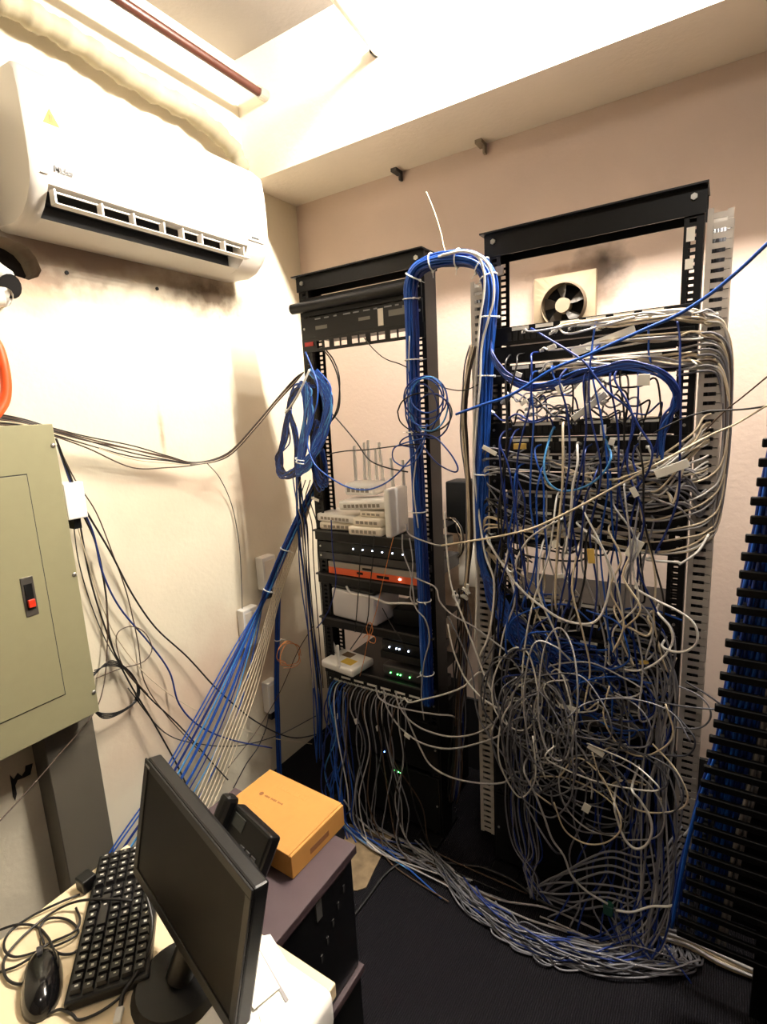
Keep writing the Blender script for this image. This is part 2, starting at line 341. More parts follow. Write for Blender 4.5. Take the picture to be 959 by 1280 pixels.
bm = BM(); y, z = .800, 2.285; prism(bm, [(XL+.2072, y-.020, z-.016), (XL+.2072, y+.020, z-.016), (XL+.2068, y, z+.02)], (.0006, 0, 0)); st = tag(obj('warning_sticker', bm, mat('sticker yellow', (196, 164, 40), .6), ac), 'small yellow warning triangle sticker')
bm = BM(); box(bm, (XL+.2076, y-.004, z-.010), (XL+.2083, y+.004, z+.006)); obj('sticker_symbol', bm, mat('sticker amber', (150, 100, 14), .6), st)
bm = BM(); box(bm, (XL+.2068, y+.028, z-.022), (XL+.2073, y+.06, z+.012)); obj('sticker_text_block', bm, mat('sticker pale', (196, 188, 140), .6), ac)
bm = BM(); box(bm, (XL+.2063, 1.44, 2.163), (XL+.2068, 1.475, 2.167)); obj('model_print', bm, mat('pale grey print', (60, 60, 60), .5), ac)
# mounting plate holes and PVC drain elbows in the hole
for i, (px, py) in enumerate([(83, 341), (196, 361)]):
    p = PX(px, py, XL); bm = BM(); cyl(bm, p, p+Vector((.004, 0, 0)), .0055, n=12)
    tag(obj('wall_screw', bm, BLACKM), ['black screw in the wall below the left half of the air conditioner', 'black screw in the wall below the right half of the air conditioner'][i], 'screw')
PVC = mat('white pvc', (226, 220, 208), .35)
a = PX(-14, 330, -1.60); b = PX(8, 347, -1.56); t = tag(tube('drain_pipe', [PX(-40, 300, -1.62), a, b], .022, PVC, None, 6, 14), 'white plastic pipe stub poking out of the broken wall hole', 'pipe')
bm = BM(); cyl(bm, PX(-2, 356, -1.60), PX(14, 358, -1.56), .03, n=16); obj('pipe_collar', bm, BLACKP, t)
tag(tube('drain_elbow', [PX(-60, 372, -1.58), PX(-20, 372, -1.56), PX(2, 371, -1.56), PX(7, 372, -1.555)], .024, PVC, None, 6, 14), 'white plastic elbow at the wall below the pipe stub', 'pipe')
# ================================================================== ELECTRICAL PANEL
GRN = mat('grey green enamel', (148, 144, 112), .45, .15, .05, 40)
ep = thing('electrical_panel', 'grey green metal breaker panel box on the left wall', 'electrical panel', (-1.54, .49, .754))
bm = BM(); box(bm, (XL+.001, .275, .765), (-1.463, .708, 1.556)); obj('back_box', bm, GRN, ep)
bm = BM(); box(bm, (-1.4625, .262, .754), (-1.4585, .716, 1.564), .0015, None, 1); obj('cover', bm, GRN, ep)
bm = BM(); box(bm, (-1.4584, .335, .846), (-1.4580, .636, 1.445)); obj('door_gap', bm, mat('door gap', (40, 40, 34), .8), ep)
bm = BM(); box(bm, (-1.4579, .338, .849), (-1.4555, .6335, 1.442), .001, None, 1); dr = obj('door', bm, GRN, ep)
bm = BM(); box(bm, (-1.4554, .576, 1.088), (-1.4535, .606, 1.190), .001, None, 1); br = obj('latch_plate', bm, mat('latch steel', (96, 92, 86), .4, .6), dr)
bm = BM(); box(bm, (-1.4534, .582, 1.105), (-1.4515, .600, 1.172)); obj('latch_recess', bm, BLACKM, dr)
bm = BM(); box(bm, (-1.4514, .583, 1.112), (-1.445, .599, 1.132), .001, None, 1); tag(obj('latch_button', bm, mat('red button', (206, 50, 24), .4), dr), 'red switch button')
for z in (1.509, 1.162, .816):
    bm = BM(); bmesh.ops.create_uvsphere(bm, u_segments=12, v_segments=6, radius=.0065, matrix=Matrix.Translation((-1.4585, .7085, z)) @ Matrix.Diagonal((.6, 1, 1, 1))); obj('cover_screw', bm, STEEL, ep, True)
bm = BM(); box(bm, (XL+.001, .592, .12), (-1.53, .728, .7535), .002, None, 1); tag(obj('wireway', bm, mat('grey enamel', (96, 91, 80), .5, .1)), 'grey metal wireway trunk below the breaker panel', 'wireway')
tag(tube('orange_conduit', [(-1.55, .60, 1.565), PX(6, 500, -1.555), PX(4, 455, -1.56), PX(-12, 420, -1.57), PX(-60, 395, -1.585), PX(-120, 380, -1.585)], .0125, mat('orange conduit', (232, 82, 28), .45), None, 8, 12), 'orange flexible conduit entering the top of the breaker panel', 'conduit')
bm = BM(); mk = [(12, 968), (17, 974), (22, 966), (27, 970), (31, 964), (32, 957), (41, 954), (38, 968), (30, 972), (22, 975), (19, 982), (21, 992), (19, 1001), (16, 996), (14, 980)]
prism(bm, [PX(px, py, XL+.0012) for px, py in mk], (.0006, 0, 0)); tag(obj('paint_mark', bm, mat('black paint mark', (28, 22, 18), .8)), 'ragged black paint mark on the wall under the panel', 'mark')
# white surface boxes on the left wall
def wallbox(label, y0, y1, z0, z1, d, name='surface_box', m=None):
    t = thing(name, label, 'outlet box', (XL+.002+d/2, (y0+y1)/2, z0)); bm = BM(); box(bm, (XL+.0015, y0, z0), (XL+d, y1, z1), .004); obj('body', bm, m or WHITEP, t)
    bm = BM(); box(bm, (XL+d, y0+.008, z0+.015), (XL+d+.002, y1-.008, z1-.015), .0008, None, 1); obj('face_plate', bm, WHITE2, t); return t
t = wallbox('white outlet box on the wall beside the tied blue cables, upper one', 1.500, 1.575, .845, .985, .045)
bm = BM(); box(bm, (XL+.01, 1.525, .80), (XL+.03, 1.555, .846)); obj('plug', bm, BLACKP, t)
wallbox('white outlet box with a thin black wire entering its top', 1.375, 1.455, .64, .80, .04)
t = wallbox('small white outlet box low on the wall beside the blue ribbon of cables', 1.465, 1.525, .30, .44, .04)
bm = BM(); box(bm, (XL+.01, 1.48, .262), (XL+.03, 1.505, .302)); obj('plug', bm, BLACKP, t)
t = thing('power_adapter', 'white power adapter beside the right edge of the breaker panel', 'adapter', (-1.57, .79, 1.27)); bm = BM(); box(bm, (XL+.03, .745, 1.30), (-1.515, .80, 1.402), .003); obj('body', bm, WHITEP, t)
bm = BM(); box(bm, (XL+.0015, .752, 1.325), (XL+.031, .79, 1.38)); obj('socket', bm, WHITE2, t); bm = BM(); box(bm, (-1.56, .765, 1.27), (-1.53, .785, 1.301)); obj('cord_grip', bm, BLACKP, t)
# ================================================================== EXHAUST FAN
fx, fz, fs = -.472, 1.868, .1
fan = thing('exhaust_fan', 'square white wall exhaust fan with dusty grey blades', 'fan', (fx, YB-.01, fz-fs))
FANW = mat('dusty fan frame', (156, 138, 112), .6, 0, .15, 30); bm = BM(); R = .074; N = 40
fr = [bm.verts.new((fx+R*math.cos(i*2*math.pi/N), YB-.03, fz+R*math.sin(i*2*math.pi/N))) for i in range(N)]
sq = []
for i in range(N):
    a = i*2*math.pi/N; c, s = math.cos(a), math.sin(a); k = fs/max(abs(c), abs(s)); sq.append(bm.verts.new((fx+k*c, YB-.025, fz+k*s)))
bk = [bm.verts.new((v.co.x, YB-.001, v.co.z)) for v in sq]; ib = [bm.verts.new((fx+.068*math.cos(i*2*math.pi/N), YB-.003, fz+.068*math.sin(i*2*math.pi/N))) for i in range(N)]
for i in range(N):
    j = (i+1) % N; bm.faces.new((fr[i], fr[j], sq[j], sq[i])); bm.faces.new((sq[i], sq[j], bk[j], bk[i])); bm.faces.new((fr[j], fr[i], ib[i], ib[j]))
obj('frame', bm, FANW, fan)
bm = BM(); cyl(bm, (fx, YB-.0035, fz), (fx, YB-.0008, fz), .0685, n=40); obj('shutter', bm, BLACKM, fan)
bm = BM(); bmesh.ops.create_cone(bm, cap_ends=False, segments=40, radius1=.076, radius2=.069, depth=.02, matrix=Matrix.Translation((fx, YB-.038, fz)) @ Matrix.Rotation(math.radians(90), 4, 'X')); obj('ring', bm, mat('fan ring grime', (92, 76, 60), .7, 0, .3, 40), fan, True)
bm = BM(); cyl(bm, (fx, YB-.045, fz), (fx, YB-.012, fz), .0235, .025, 24); obj('hub', bm, mat('dusty hub', (150, 136, 114), .6), fan)
BLD = mat('dusty blade', (84, 79, 73), .6, 0, .2, 30)
for k in range(5):
    bm = BM(); a0 = math.radians(20+k*72); pts = []
    for (r, da) in ((.022, -.28), (.045, -.26), (.066, -.18), (.066, .36), (.045, .34), (.022, .3)):
        a = a0+da; pts.append((fx+r*math.cos(a), YB-.030+.012*da/.3, fz+r*math.sin(a)))
    prism(bm, pts, (0, .002, 0)); obj('blade', bm, BLD, fan)
# ================================================================== RACKS
def rail(bm, x0, x1, y, z0, z1, pitch=.01588):
    """perforated mounting flange: two stiles and rungs, real holes between"""
    w = x1-x0; e = w*.3
    box(bm, (x0, y, z0), (x0+e, y+.003, z1)); box(bm, (x1-e, y, z0), (x1, y+.003, z1)); n = int((z1-z0)/pitch)
    for i in range(n+1):
        z = z0+i*pitch; box(bm, (x0+e, y, z), (x1-e, y+.003, min(z+pitch*.42, z1)))
def rack(label, x0, x1, y, ztop, depth=.075, drop=.05):
    t = thing('equipment_rack', label, 'rack', ((x0+x1)/2, y+depth/2, 0)); fl = .040
    for side, xo in ((1, x0), (-1, x1)):
        bm = BM(); box(bm, (min(xo, xo+side*.004), y, .012), (max(xo, xo+side*.004), y+depth, ztop-.004)); p = obj('post', bm, BLACK, t)
        bm = BM(); a = xo+side*.004; b = xo+side*fl; rail(bm, min(a, b), max(a, b), y, .012, ztop-drop); obj('mounting_rail', bm, BLACK, p)
        bm = BM(); rail(bm, min(a, b), max(a, b), y+depth-.003, .012, ztop-drop); obj('mounting_rail', bm, BLACK, p)
        bm = BM(); box(bm, (min(xo, xo+side*.09), y-.05, 0), (max(xo, xo+side*.09), y+depth+.05, .012), .002, None, 1); obj('foot_plate', bm, BLACK, t)
    bm = BM(); box(bm, (x0-.004, y-.005, ztop-drop), (x1+.004, y-.001, ztop-.004)); box(bm, (x0-.012, y-.022, ztop-.004), (x1+.006, y+.02, ztop)); f = obj('top_angle', bm, BLACK, t)
    bm = BM(); box(bm, (x0-.004, y+depth+.001, ztop-drop), (x1+.004, y+depth+.005, ztop-.004)); box(bm, (x0-.006, y+.0205, ztop-.004), (x1+.006, y+depth+.008, ztop)); obj('top_angle', bm, BLACK, t)
    for xx in (x0+.022, x1-.022):
        bm = BM(); cyl(bm, (xx, y-.010, ztop-.024), (xx, y-.005, ztop-.024), .0075, n=6); obj('bolt', bm, STEEL, f)
    return t
R1 = dict(x0=-1.268, x1=-.778, y=1.50, z=2.020); R2 = dict(x0=-.582, x1=-.062, y=1.50, z=2.016)
rack('black open rack nearest the left wall, with routers on its shelves', R1['x0'], R1['x1'], R1['y'], R1['z'])
r2 = rack('tall black open rack on the right, buried in tangled cables', R2['x0'], R2['x1'], R2['y'], R2['z'], drop=.062)
for z0, z1, x in ((1.900, 1.930, -.096), (1.840, 1.862, -.096)):
    bm = BM(); box(bm, (x, 1.4965, z0), (x+.017, 1.4985, z1)); tag(obj('sticker', bm, PAPER, r2), 'white label sticker')
DUCT_FILL = []
# slotted wiring ducts beside the right rack
def duct(label, x0, x1, y, z0, z1, d=.06, pitch=.0212):
    t = thing('wiring_duct', label, 'wiring duct', ((x0+x1)/2, y+d/2, z0)); bw = (x1-x0)*.24
    bm = BM(); box(bm, (x0, y, z0), (x0+.003, y+d, z1)); box(bm, (x0+.003, y, z0), (x0+bw, y+.0025, z1)); box(bm, (x0+.003, y+d-.0025, z0), (x0+bw, y+d, z1)); obj('base', bm, GREYD, t)
    bm = BM(); box(bm, (x0+bw+.0005, y+d-.0025, z0), (x1, y+d, z1)); obj('rear_side', bm, GREYD, t)
    bm = BM(); box(bm, (x1+.0006, y+.002, z0), (x1+.0026, y+d, z1-.03)); obj('cover', bm, GREYD, t)
    xa, xb, xc = x0+bw, x1-.012, x1; h = pitch; bm = BM(); g = .0045
    prism(bm, [(xa, 0, g), (xb, 0, g), (xb, 0, .0008), (xc, 0, .0008), (xc, 0, h-.0008), (xb, 0, h-.0008), (xb, 0, h-g), (xa, 0, h-g)], (0, .0025, 0))
    box(bm, (xc-.0025, .0025, .0008), (xc, .008, h-.0008)); proto = None; n = int((z1-z0)/pitch)
    for k in range(n):
        for yy in ((y,) if True else (y, y+d)):
            if proto is None:
                proto = obj('duct_finger', bm, GREYD, t); proto.data.transform(Matrix.Translation(worldloc(t))); o = proto
            else: o = proto.copy(); COL.objects.link(o); o.parent = t
            o.location = Vector((rnd(-.0006, .0006), yy+rnd(-.0008, .0008), z0+k*pitch))-Vector(t.location)
    return t
duct('grey slotted wiring duct along the right side of the right rack', -.056, -.006, 1.502, .09, 1.962)
duct('grey slotted wiring duct along the left side of the right rack', -.640, -.590, 1.520, .09, 1.905)
for lb, xc in (('dark cables added inside the right wiring duct to darken its slots', -.030), ('dark cables added inside the left wiring duct to darken its slots', -.614)):  # filling added so the lit duct slots turn dark
    yc = 1.533 if xc > -.1 else 1.551; tp = 1.93 if xc > -.1 else 1.87
    bundle_later = (lb, xc, yc, tp); DUCT_FILL.append(bundle_later)
bm = BM(); p = PY(623, 338, 1.49); box(bm, (p.x-.012, 1.4945, p.z-.012), (p.x+.012, 1.4995, p.z+.012)); tag(obj('bracket', bm, TAN, r2), 'tan duct bracket')
# rack mounted equipment
def ports(bm, x0, x1, n, z0, z1, y, d=.004):
    w = (x1-x0)/n
    for i in range(n): box(bm, (x0+i*w+w*.14, y-d, z0), (x0+(i+1)*w-w*.14, y, z1))
def device(name, label, cat, x0, x1, z0, z1, depth, m, y=1.4985, nports=24, leds=None, ears=True, front=None, group=None, labels=True):
    t = thing(name, label, cat, ((x0+x1)/2, y+depth/2, z0), group)
    bm = BM(); box(bm, (x0+.042, y, z0), (x1-.042, y+depth, z1), .0015, None, 1); obj('body', bm, m, t)
    bm = BM(); box(bm, (x0+.003, y-.0035, z0), (x1-.003, y-.0003, z1), .0008, None, 1); fp = obj('front_plate', bm, front or m, t)
    if nports:
        bm = BM(); h = z1-z0; ports(bm, x0+.055, x1-.055, nports, z0+h*.22, z0+h*.68, y-.0036, .003); obj('port_row', bm, mat('port black', (6, 6, 7), .5), fp)['kind'] = 'stuff'
        if labels:
            bm = BM(); ports(bm, x0+.06, x1-.06, nports//4, z0+h*.76, z0+h*.95, y-.0036, .0006); obj('label_strip', bm, PAPER, fp)
    if leds:
        bm = BM()
        for (fxx, fzz) in leds[1]: cyl(bm, (x0+(x1-x0)*fxx, y-.0055, z0+(z1-z0)*fzz), (x0+(x1-x0)*fxx, y-.0037, z0+(z1-z0)*fzz), .0022, n=8)
        obj('led_row', bm, leds[0], fp)
    for xx in (x0+.014, x1-.014):
        bm = BM(); cyl(bm, (xx, y-.006, (z0+z1)/2), (xx, y-.0036, (z0+z1)/2), .004, n=8); obj('mounting_screw', bm, STEEL, fp)
    return t
xa, xb = R2['x0']+.004, R2['x1']-.004; G24 = [(.12, .3), (.12, .6)]
DEV2 = [('patch_bay', 'black patch panel, topmost in the right rack, feeding cream cables', 'patch panel', 1.716, 1.764, .05, BLACKP, 24, None),
 ('cable_manager', 'black cable manager plate under the topmost patch panel of the right rack', 'cable manager', 1.668, 1.712, .04, BLACKM, 0, None),
 ('patch_bay', 'black patch panel behind the wide blue cable swag of the right rack', 'patch panel', 1.612, 1.660, .05, BLACKP, 24, None),
 ('network_switch', 'beige topped network switch just under the daylight gap of the right rack', 'switch', 1.462, 1.502, .22, TAN, 24, (LEDG, G24)),
 ('patch_bay', 'black patch panel under the beige topped switch', 'patch panel', 1.414, 1.458, .05, BLACKP, 24, None),
 ('network_switch', 'black network switch behind the light blue hanging loop', 'switch', 1.364, 1.408, .2, BLACKP, 24, (LEDG, G24)),
 ('cable_manager', 'black cable manager plate above the brown grey switch', 'cable manager', 1.308, 1.356, .04, BLACKM, 0, None),
 ('network_switch', 'brown grey network switch in the middle of the right rack', 'switch', 1.256, 1.300, .2, TAN, 24, (LEDG, G24)),
 ('patch_bay', 'black patch panel under the brown grey switch', 'patch panel', 1.206, 1.250, .05, BLACKP, 24, None),
 ('network_switch', 'black network switch above the bare wall gap in the right rack', 'switch', 1.150, 1.194, .12, BLACKP, 24, (LEDG, G24)),
 ('network_switch', 'black network switch below the bare wall gap in the right rack', 'switch', .944, .99, .22, BLACKP, 24, (LEDG, G24)),
 ('patch_bay', 'black patch panel where the blue trunk fans out in the right rack', 'patch panel', .888, .934, .05, BLACKP, 24, None),
 ('patch_bay', 'lower black patch panel under the blue trunk fan-out', 'patch panel', .836, .88, .05, BLACKP, 24, None),
 ('network_switch', 'black network switch behind the big grey cable loops', 'switch', .778, .826, .22, BLACKP, 24, (LEDG, G24)),
 ('patch_bay', 'black patch panel low in the right rack behind grey loops', 'patch panel', .72, .766, .05, BLACKP, 24, None),
 ('patch_bay', 'lowest black patch panel of the right rack', 'patch panel', .655, .70, .05, BLACKP, 24, None),
 ('server', 'black server unit at the bottom of the right rack', 'server', .30, .62, .36, BLACKM, 0, None),
 ('server', 'black power unit on the floor level of the right rack', 'server', .03, .28, .36, BLACKM, 0, None)]
for nm, lb, ct, z0, z1, dp, mm, npn, ld in DEV2:
    device(nm, lb, ct, xa, xb, z0, z1, dp, mm, nports=npn, leds=ld, front=BLACKP if mm is TAN else None)
bm = BM(); Mx = frameM(PY(755, 427, 1.485), (.96, .02, .27), (0, -1, 0), (-.27, 0, .96)); box(bm, (-.08, -.0006, -.010), (.075, .0006, .012), 0, Mx); tag(obj('paper_slip', bm, PAPER), 'long white paper slip under the topmost patch panel', 'paper')
bm = BM(); Mx = frameM(PY(737, 508, 1.44), (.80, 0, .6), (-.6, 0, .8), (0, -1, 0)); box(bm, (-.05, -.008, -.004), (.05, .008, .004), .001, Mx, 1); tag(obj('patch_block', bm, CLEAR), 'clear white jack block hanging askew in the right rack', 'jack block')
# ---- rack 1 equipment
xa, xb = R1['x0']+.004, R1['x1']-.004
t = device('blanking_unit', 'black blank panel with white oval badge atop the left rack', 'rack panel', xa, xb, 1.886, 1.945, .03, BLACK, nports=0, y=1.496)
bm = BM(); box(bm, (-.900, 1.4915, 1.911), (-.845, 1.4923, 1.931), .0045, None, 2); tag(obj('badge', bm, mat('badge white', (232, 232, 228), .4), t), 'white oval badge')
bm = BM()
for i in range(5): box(bm, (-.893+i*.0088, 1.4909, 1.916), (-.887+i*.0088, 1.4914, 1.926))
obj('badge_print', bm, mat('badge print', (60, 60, 64), .5), t)
cyl_y = 1.478; bm = BM(); cyl(bm, (xa-.02, cyl_y, 1.915), (xb-.02, cyl_y, 1.962-.047), .017, n=18); obj('front_bar', bm, BLACK, t, 'auto')
t = device('server', 'black server with small printed labels in the top of the left rack', 'server', xa, xb, 1.812, 1.882, .12, BLACKP, nports=0)
for (x, z, w, h) in ((-1.20, 1.845, .05, .012), (-1.02, 1.85, .045, .010), (-.905, 1.853, .085, .018), (-.855, 1.866, .05, .008)):
    bm = BM(); box(bm, (x, 1.4940, z-h/2), (x+w, 1.4948, z+h/2)); obj('printed_label', bm, mat('grey label', (120, 116, 108), .6), t)
bm = BM(); box(bm, (-.945, 1.4938, 1.820), (-.925, 1.4948, 1.872)); tag(obj('printed_label', bm, WHITE2, t), 'upright white label')
bm = BM()
for i in range(9): box(bm, (-1.20+i*.04, 1.4938, 1.872), (-1.20+i*.04+rnd(.012, .03), 1.4948, 1.876))
obj('indicator_strip', bm, mat('silver print', (150, 150, 152), .5), t)
# keystone panel with empty square holes
kp = thing('keystone_panel', 'black keystone patch panel with open square holes in the left rack', 'patch panel', ((xa+xb)/2, 1.5, 1.770))
z0, z1 = 1.768, 1.812; bm = BM(); box(bm, (xa, 1.495, z0), (xb, 1.4985, z0+.010)); box(bm, (xa, 1.495, z1-.010), (xb, 1.4985, z1)); xs = xa
segs = [xa+.062+i*.0305+(i//2)*.0135 for i in range(10)]
prev = xa
for s in segs: box(bm, (prev, 1.495, z0+.010), (s, 1.4985, z1-.010)); prev = s+.0255
box(bm, (prev, 1.495, z0+.010), (xb, 1.4985, z1-.010)); obj('plate', bm, BLACKP, kp)
bm = BM(); box(bm, (xa+.012, 1.493, 1.788), (xa+.05, 1.4945, 1.802)); tag(obj('red_label', bm, mat('red label', (190, 30, 24), .5), kp), 'red label')
def shelf(label, z, x0=xa, x1=xb, dep=.30):
    t = thing('rack_shelf', label, 'shelf', ((x0+x1)/2, 1.55, z-.045)); bm = BM(); box(bm, (x0+.04, 1.485, z-.003), (x1-.04, 1.485+dep, z)); obj('tray', bm, BLACK, t)
    bm = BM(); box(bm, (x0-.006, 1.490, z-.040), (x1, 1.4985, z), .001, None, 1); obj('front_lip', bm, BLACK, t); bm = BM(); box(bm, (x0-.006, 1.478, z-.006), (x1, 1.4895, z)); obj('edge_rail', bm, DGREY, t)
shelf('black shelf of the left rack carrying the white routers', 1.135); shelf('black shelf under the white box in the left rack', .795); shelf('black shelf of the left rack under the single white router', .600)
device('network_switch', 'black switch with a row of bluish lights under the router shelf', 'switch', xa, xb, 1.052, 1.09, .25, BLACKP, nports=0, leds=(LEDW, [(.34+i*.086, .55) for i in range(6)]))
ob = thing('firewall_appliance', 'slim appliance with orange front stripe in the left rack', 'appliance', (-1.02, 1.6, .97))
bm = BM(); box(bm, (-1.215, 1.492, .970), (-.815, 1.78, 1.018), .002, None, 1); obj('body', bm, DGREY, ob)
bm = BM(); box(bm, (-1.215, 1.4895, .996), (-.815, 1.4915, 1.017)); obj('upper_front', bm, mat('silver front', (150, 140, 128), .4, .2), ob)
bm = BM(); box(bm, (-1.215, 1.489, .971), (-.815, 1.4915, .9955)); obj('front_stripe', bm, mat('orange front', (226, 92, 40), .45), ob)
bm = BM(); box(bm, (-1.085, 1.4875, .982), (-1.06, 1.4888, .990)); box(bm, (-1.0, 1.4875, .978), (-.95, 1.4888, .988)); box(bm, (-1.06, 1.4875, 1.0), (-1.02, 1.4893, 1.008)); obj('front_ports', bm, BLACKM, ob)
bm = BM(); cyl(bm, (-.905, 1.486, .985), (-.905, 1.4889, .985), .003, n=8); obj('led', bm, LEDW, ob)
device('network_switch', 'thin dark switch stacked on the orange striped appliance', 'switch', xa, xb, 1.022, 1.048, .2, DGREY, nports=0)
shelf('black shelf under the orange striped appliance', .968)
def device_box(name, label, cat, c, s, rz, m, bev=.006, parts=None, tilt=0):
    t = thing(name, label, cat, (c[0], c[1], c[2])); M = Matrix.Translation(c) @ Matrix.Rotation(rz, 4, 'Z') @ Matrix.Rotation(tilt, 4, 'Y')
    bm = BM(); box(bm, (-s[0]/2, -s[1]/2, 0), (s[0]/2, s[1]/2, s[2]), bev, M, 3); obj('body', bm, m, t, 'auto'); return t, M
def antenna(t, M, x, y, z, h, tx=0, ty=0, m=None):
    bm = BM(); A = M @ Vector((x, y, z)); B = M @ Vector((x+tx, y+ty, z+h)); d = (B-A).normalized()
    cyl(bm, A, A+d*.02, .0078, n=12); cyl(bm, A+d*.02, B, .0064, .0054, 10); obj('antenna', bm, m or WHITEP, t)
zs = 1.1355
# white routers on shelf
def router(label, c, s, rz=0, ants=(), m=WHITEP, portside=True, tilt=0):
    t, M = device_box('wifi_router', label, 'router', c, s, rz, m, min(s)*.28, tilt=tilt)
    if portside:
        bm = BM(); n = max(3, int(s[0]/.022))
        for i in range(n): box(bm, (-s[0]*.38+i*s[0]*.76/n, -s[1]/2-.0008, s[2]*.28), (-s[0]*.38+(i+.7)*s[0]*.76/n, -s[1]/2+.001, s[2]*.62), 0, M)
        obj('port_row', bm, mat('port shade', (150, 140, 126), .6), t)
    for a in ants: antenna(t, M, *a)
    return t
router('white router lying at the left end of the router shelf', (-1.165, 1.555, zs), (.17, .12, .030), .1, m=WHITE2)
router('white router stacked on the left router of the shelf', (-1.165, 1.55, zs+.0305), (.18, .125, .030), -.05)
router('small white router at the bottom of the shelf stack, front', (-1.022, 1.50, zs), (.135, .09, .032), .05, m=WHITE2)
router('small white router second from the bottom of the shelf stack', (-1.012, 1.505, zs+.0325), (.118, .09, .030), .05, m=WHITE2)
router('small white router third from the bottom of the shelf stack', (-1.000, 1.515, zs+.063), (.10, .08, .022), .02, m=WHITE2)
router('flat wide white router lying across the shelf stack', (-1.035, 1.525, zs+.0865), (.20, .11, .034), .04, tilt=-.06)
router('white router with five upright antennas crowning the shelf stack', (-1.075, 1.56, zs+.129), (.125, .10, .045), .05, ants=((-.058, .03, .02, .15), (-.028, .045, .04, .14, .004), (-.006, .04, .03, .16, .002), (.02, .05, .04, .12, 0), (.05, .045, .03, .15, -.012)))
router('white router standing upright at the right end of the router shelf', (-.925, 1.52, zs), (.026, .12, .165), 0, ants=((-.02, .02, .13, .13, -.006), (.006, .045, .14, .11, 0)), portside=False)
t, M = device_box('white_box', 'white plastic modem box tilted on the shelf below the orange appliance', 'modem', (-1.105, 1.56, .797), (.215, .15, .115), -.10, mat('lilac white plastic', (206, 202, 204), .5), .012)
bm = BM(); box(bm, (-.105, -.074, .1155), (.105, .074, .128), .006, M); obj('lid', bm, BLACKP, t)
device_box('adapter_brick', 'black device behind the white modem box in the left rack', 'device', (-.895, 1.60, .797), (.15, .14, .06), .05, BLACKM)
for i, (x, z, w) in enumerate(((-.92, .700, .17), (-.92, .6005, .17))):
    t, M = device_box('modem', ['black modem with white lights on the upper ledge of the left rack', 'black modem with green lights right of the white router'][i], 'modem', (x, 1.56, z), (w, .12, .045), 0, BLACKP if i == 0 else DGREY)
    for k, dx in enumerate((-.05, -.02, -.008, .03)):
        bm = BM(); p = M @ Vector((dx, -.0605, .020)); cyl(bm, p, p+Vector((0, -.003, 0)), .0022, n=8); obj('led', bm, LEDW if i == 0 else LEDG, t)
bm = BM(); box(bm, (-1.01, 1.50, .672), (-.83, 1.70, .6995)); tag(obj('ledge', bm, BLACK), 'black ledge carrying the upper black modem', 'shelf')
rt, M = device_box('wifi_router', 'single white router with two antennas above the lower switch', 'router', (-1.165, 1.50, .6015), (.165, .125, .030), -.12, WHITEP, .009)
antenna(rt, M, -.078, .03, .012, .125, -.075, .0); antenna(rt, M, .012, -.058, .015, .095, 0, .0)
bm = BM(); box(bm, (-.005, -.035, .0302), (.05, .005, .0308), 0, M); tag(obj('yellow_label', bm, mat('yellow label', (226, 190, 70), .6), rt), 'yellow label')
bm = BM(); box(bm, (-.04, .01, .0302), (.005, .045, .0312), 0, M); obj('dark_label', bm, mat('brown label', (110, 84, 56), .6), rt)
device('network_switch', 'black network switch full of grey cables low in the left rack', 'switch', xa, xb, .515, .558, .2, BLACKP, nports=24)
device('server', 'black server behind hanging cables low in the left rack', 'server', xa, xb, .27, .46, .34, BLACKM, nports=0, leds=(LEDB, [(.30, .35), (.52, .10)]))
device('server', 'black power supply unit at the bottom of the left rack', 'server', xa, xb, .03, .25, .34, BLACKM, nports=0, leds=(LEDG, [(.62, .88), (.64, .88), (.66, .88), (.60, .88)]))
# things behind, between the racks
t, M = device_box('junction_box', 'black wall box behind the left rack post with wires looping out', 'box', (-.83, 1.86, 1.08), (.10, .10, .20), 0, BLACKM); 
device_box('junction_box', 'white wall box behind the left rack post', 'box', (-.79, 1.88, .86), (.12, .08, .17), 0, WHITE2)
# ================================================================== RIGHT: leaning finger cable manager
fm = thing('finger_manager', 'black vertical cable manager with comb fingers and blue cables at the right edge', 'cable manager', (.15, 1.3, 0))
def fmx(z): return .071-.080*(1.52-z)
FB = mat('manager black', (5, 5, 6), .5, spec=.2); bm = BM()
prism(bm, [(fmx(.26)+.045, 1.37, .26), (fmx(1.53)+.045, 1.37, 1.53), (.36, 1.37, 1.53), (.36, 1.37, 0), (.14, 1.37, 0), (.14, 1.37, .26)], (0, .012, 0)); obj('back_plate', bm, FB, fm)
bm = BM(); box(bm, (.125, 1.20, 0), (.36, 1.215, 1.535)); 
bm.free(); bm = BM(); box(bm, (.20, 1.255, 0), (.215, 1.37, 1.53)); obj('mid_wall', bm, FB, fm)
fproto = None
for k in range(34):
    z = .275+k*.0378
    if fproto is None:
        bm = BM(); box(bm, (0, 0, 0), (.30, .010, .0175), .002, None, 1); box(bm, (.02, .010, .004), (.028, .075, .0135)); me = bpy.data.meshes.new('finger'); bmesh.ops.recalc_face_normals(bm, faces=bm.faces); bm.to_mesh(me); bm.free(); o = link('finger', me, FB, fm); fproto = o
    else: o = fproto.copy(); COL.objects.link(o); o.parent = fm
    o.location = Vector((fmx(z)+rnd(-.003, .003), 1.245, z))-fm.location
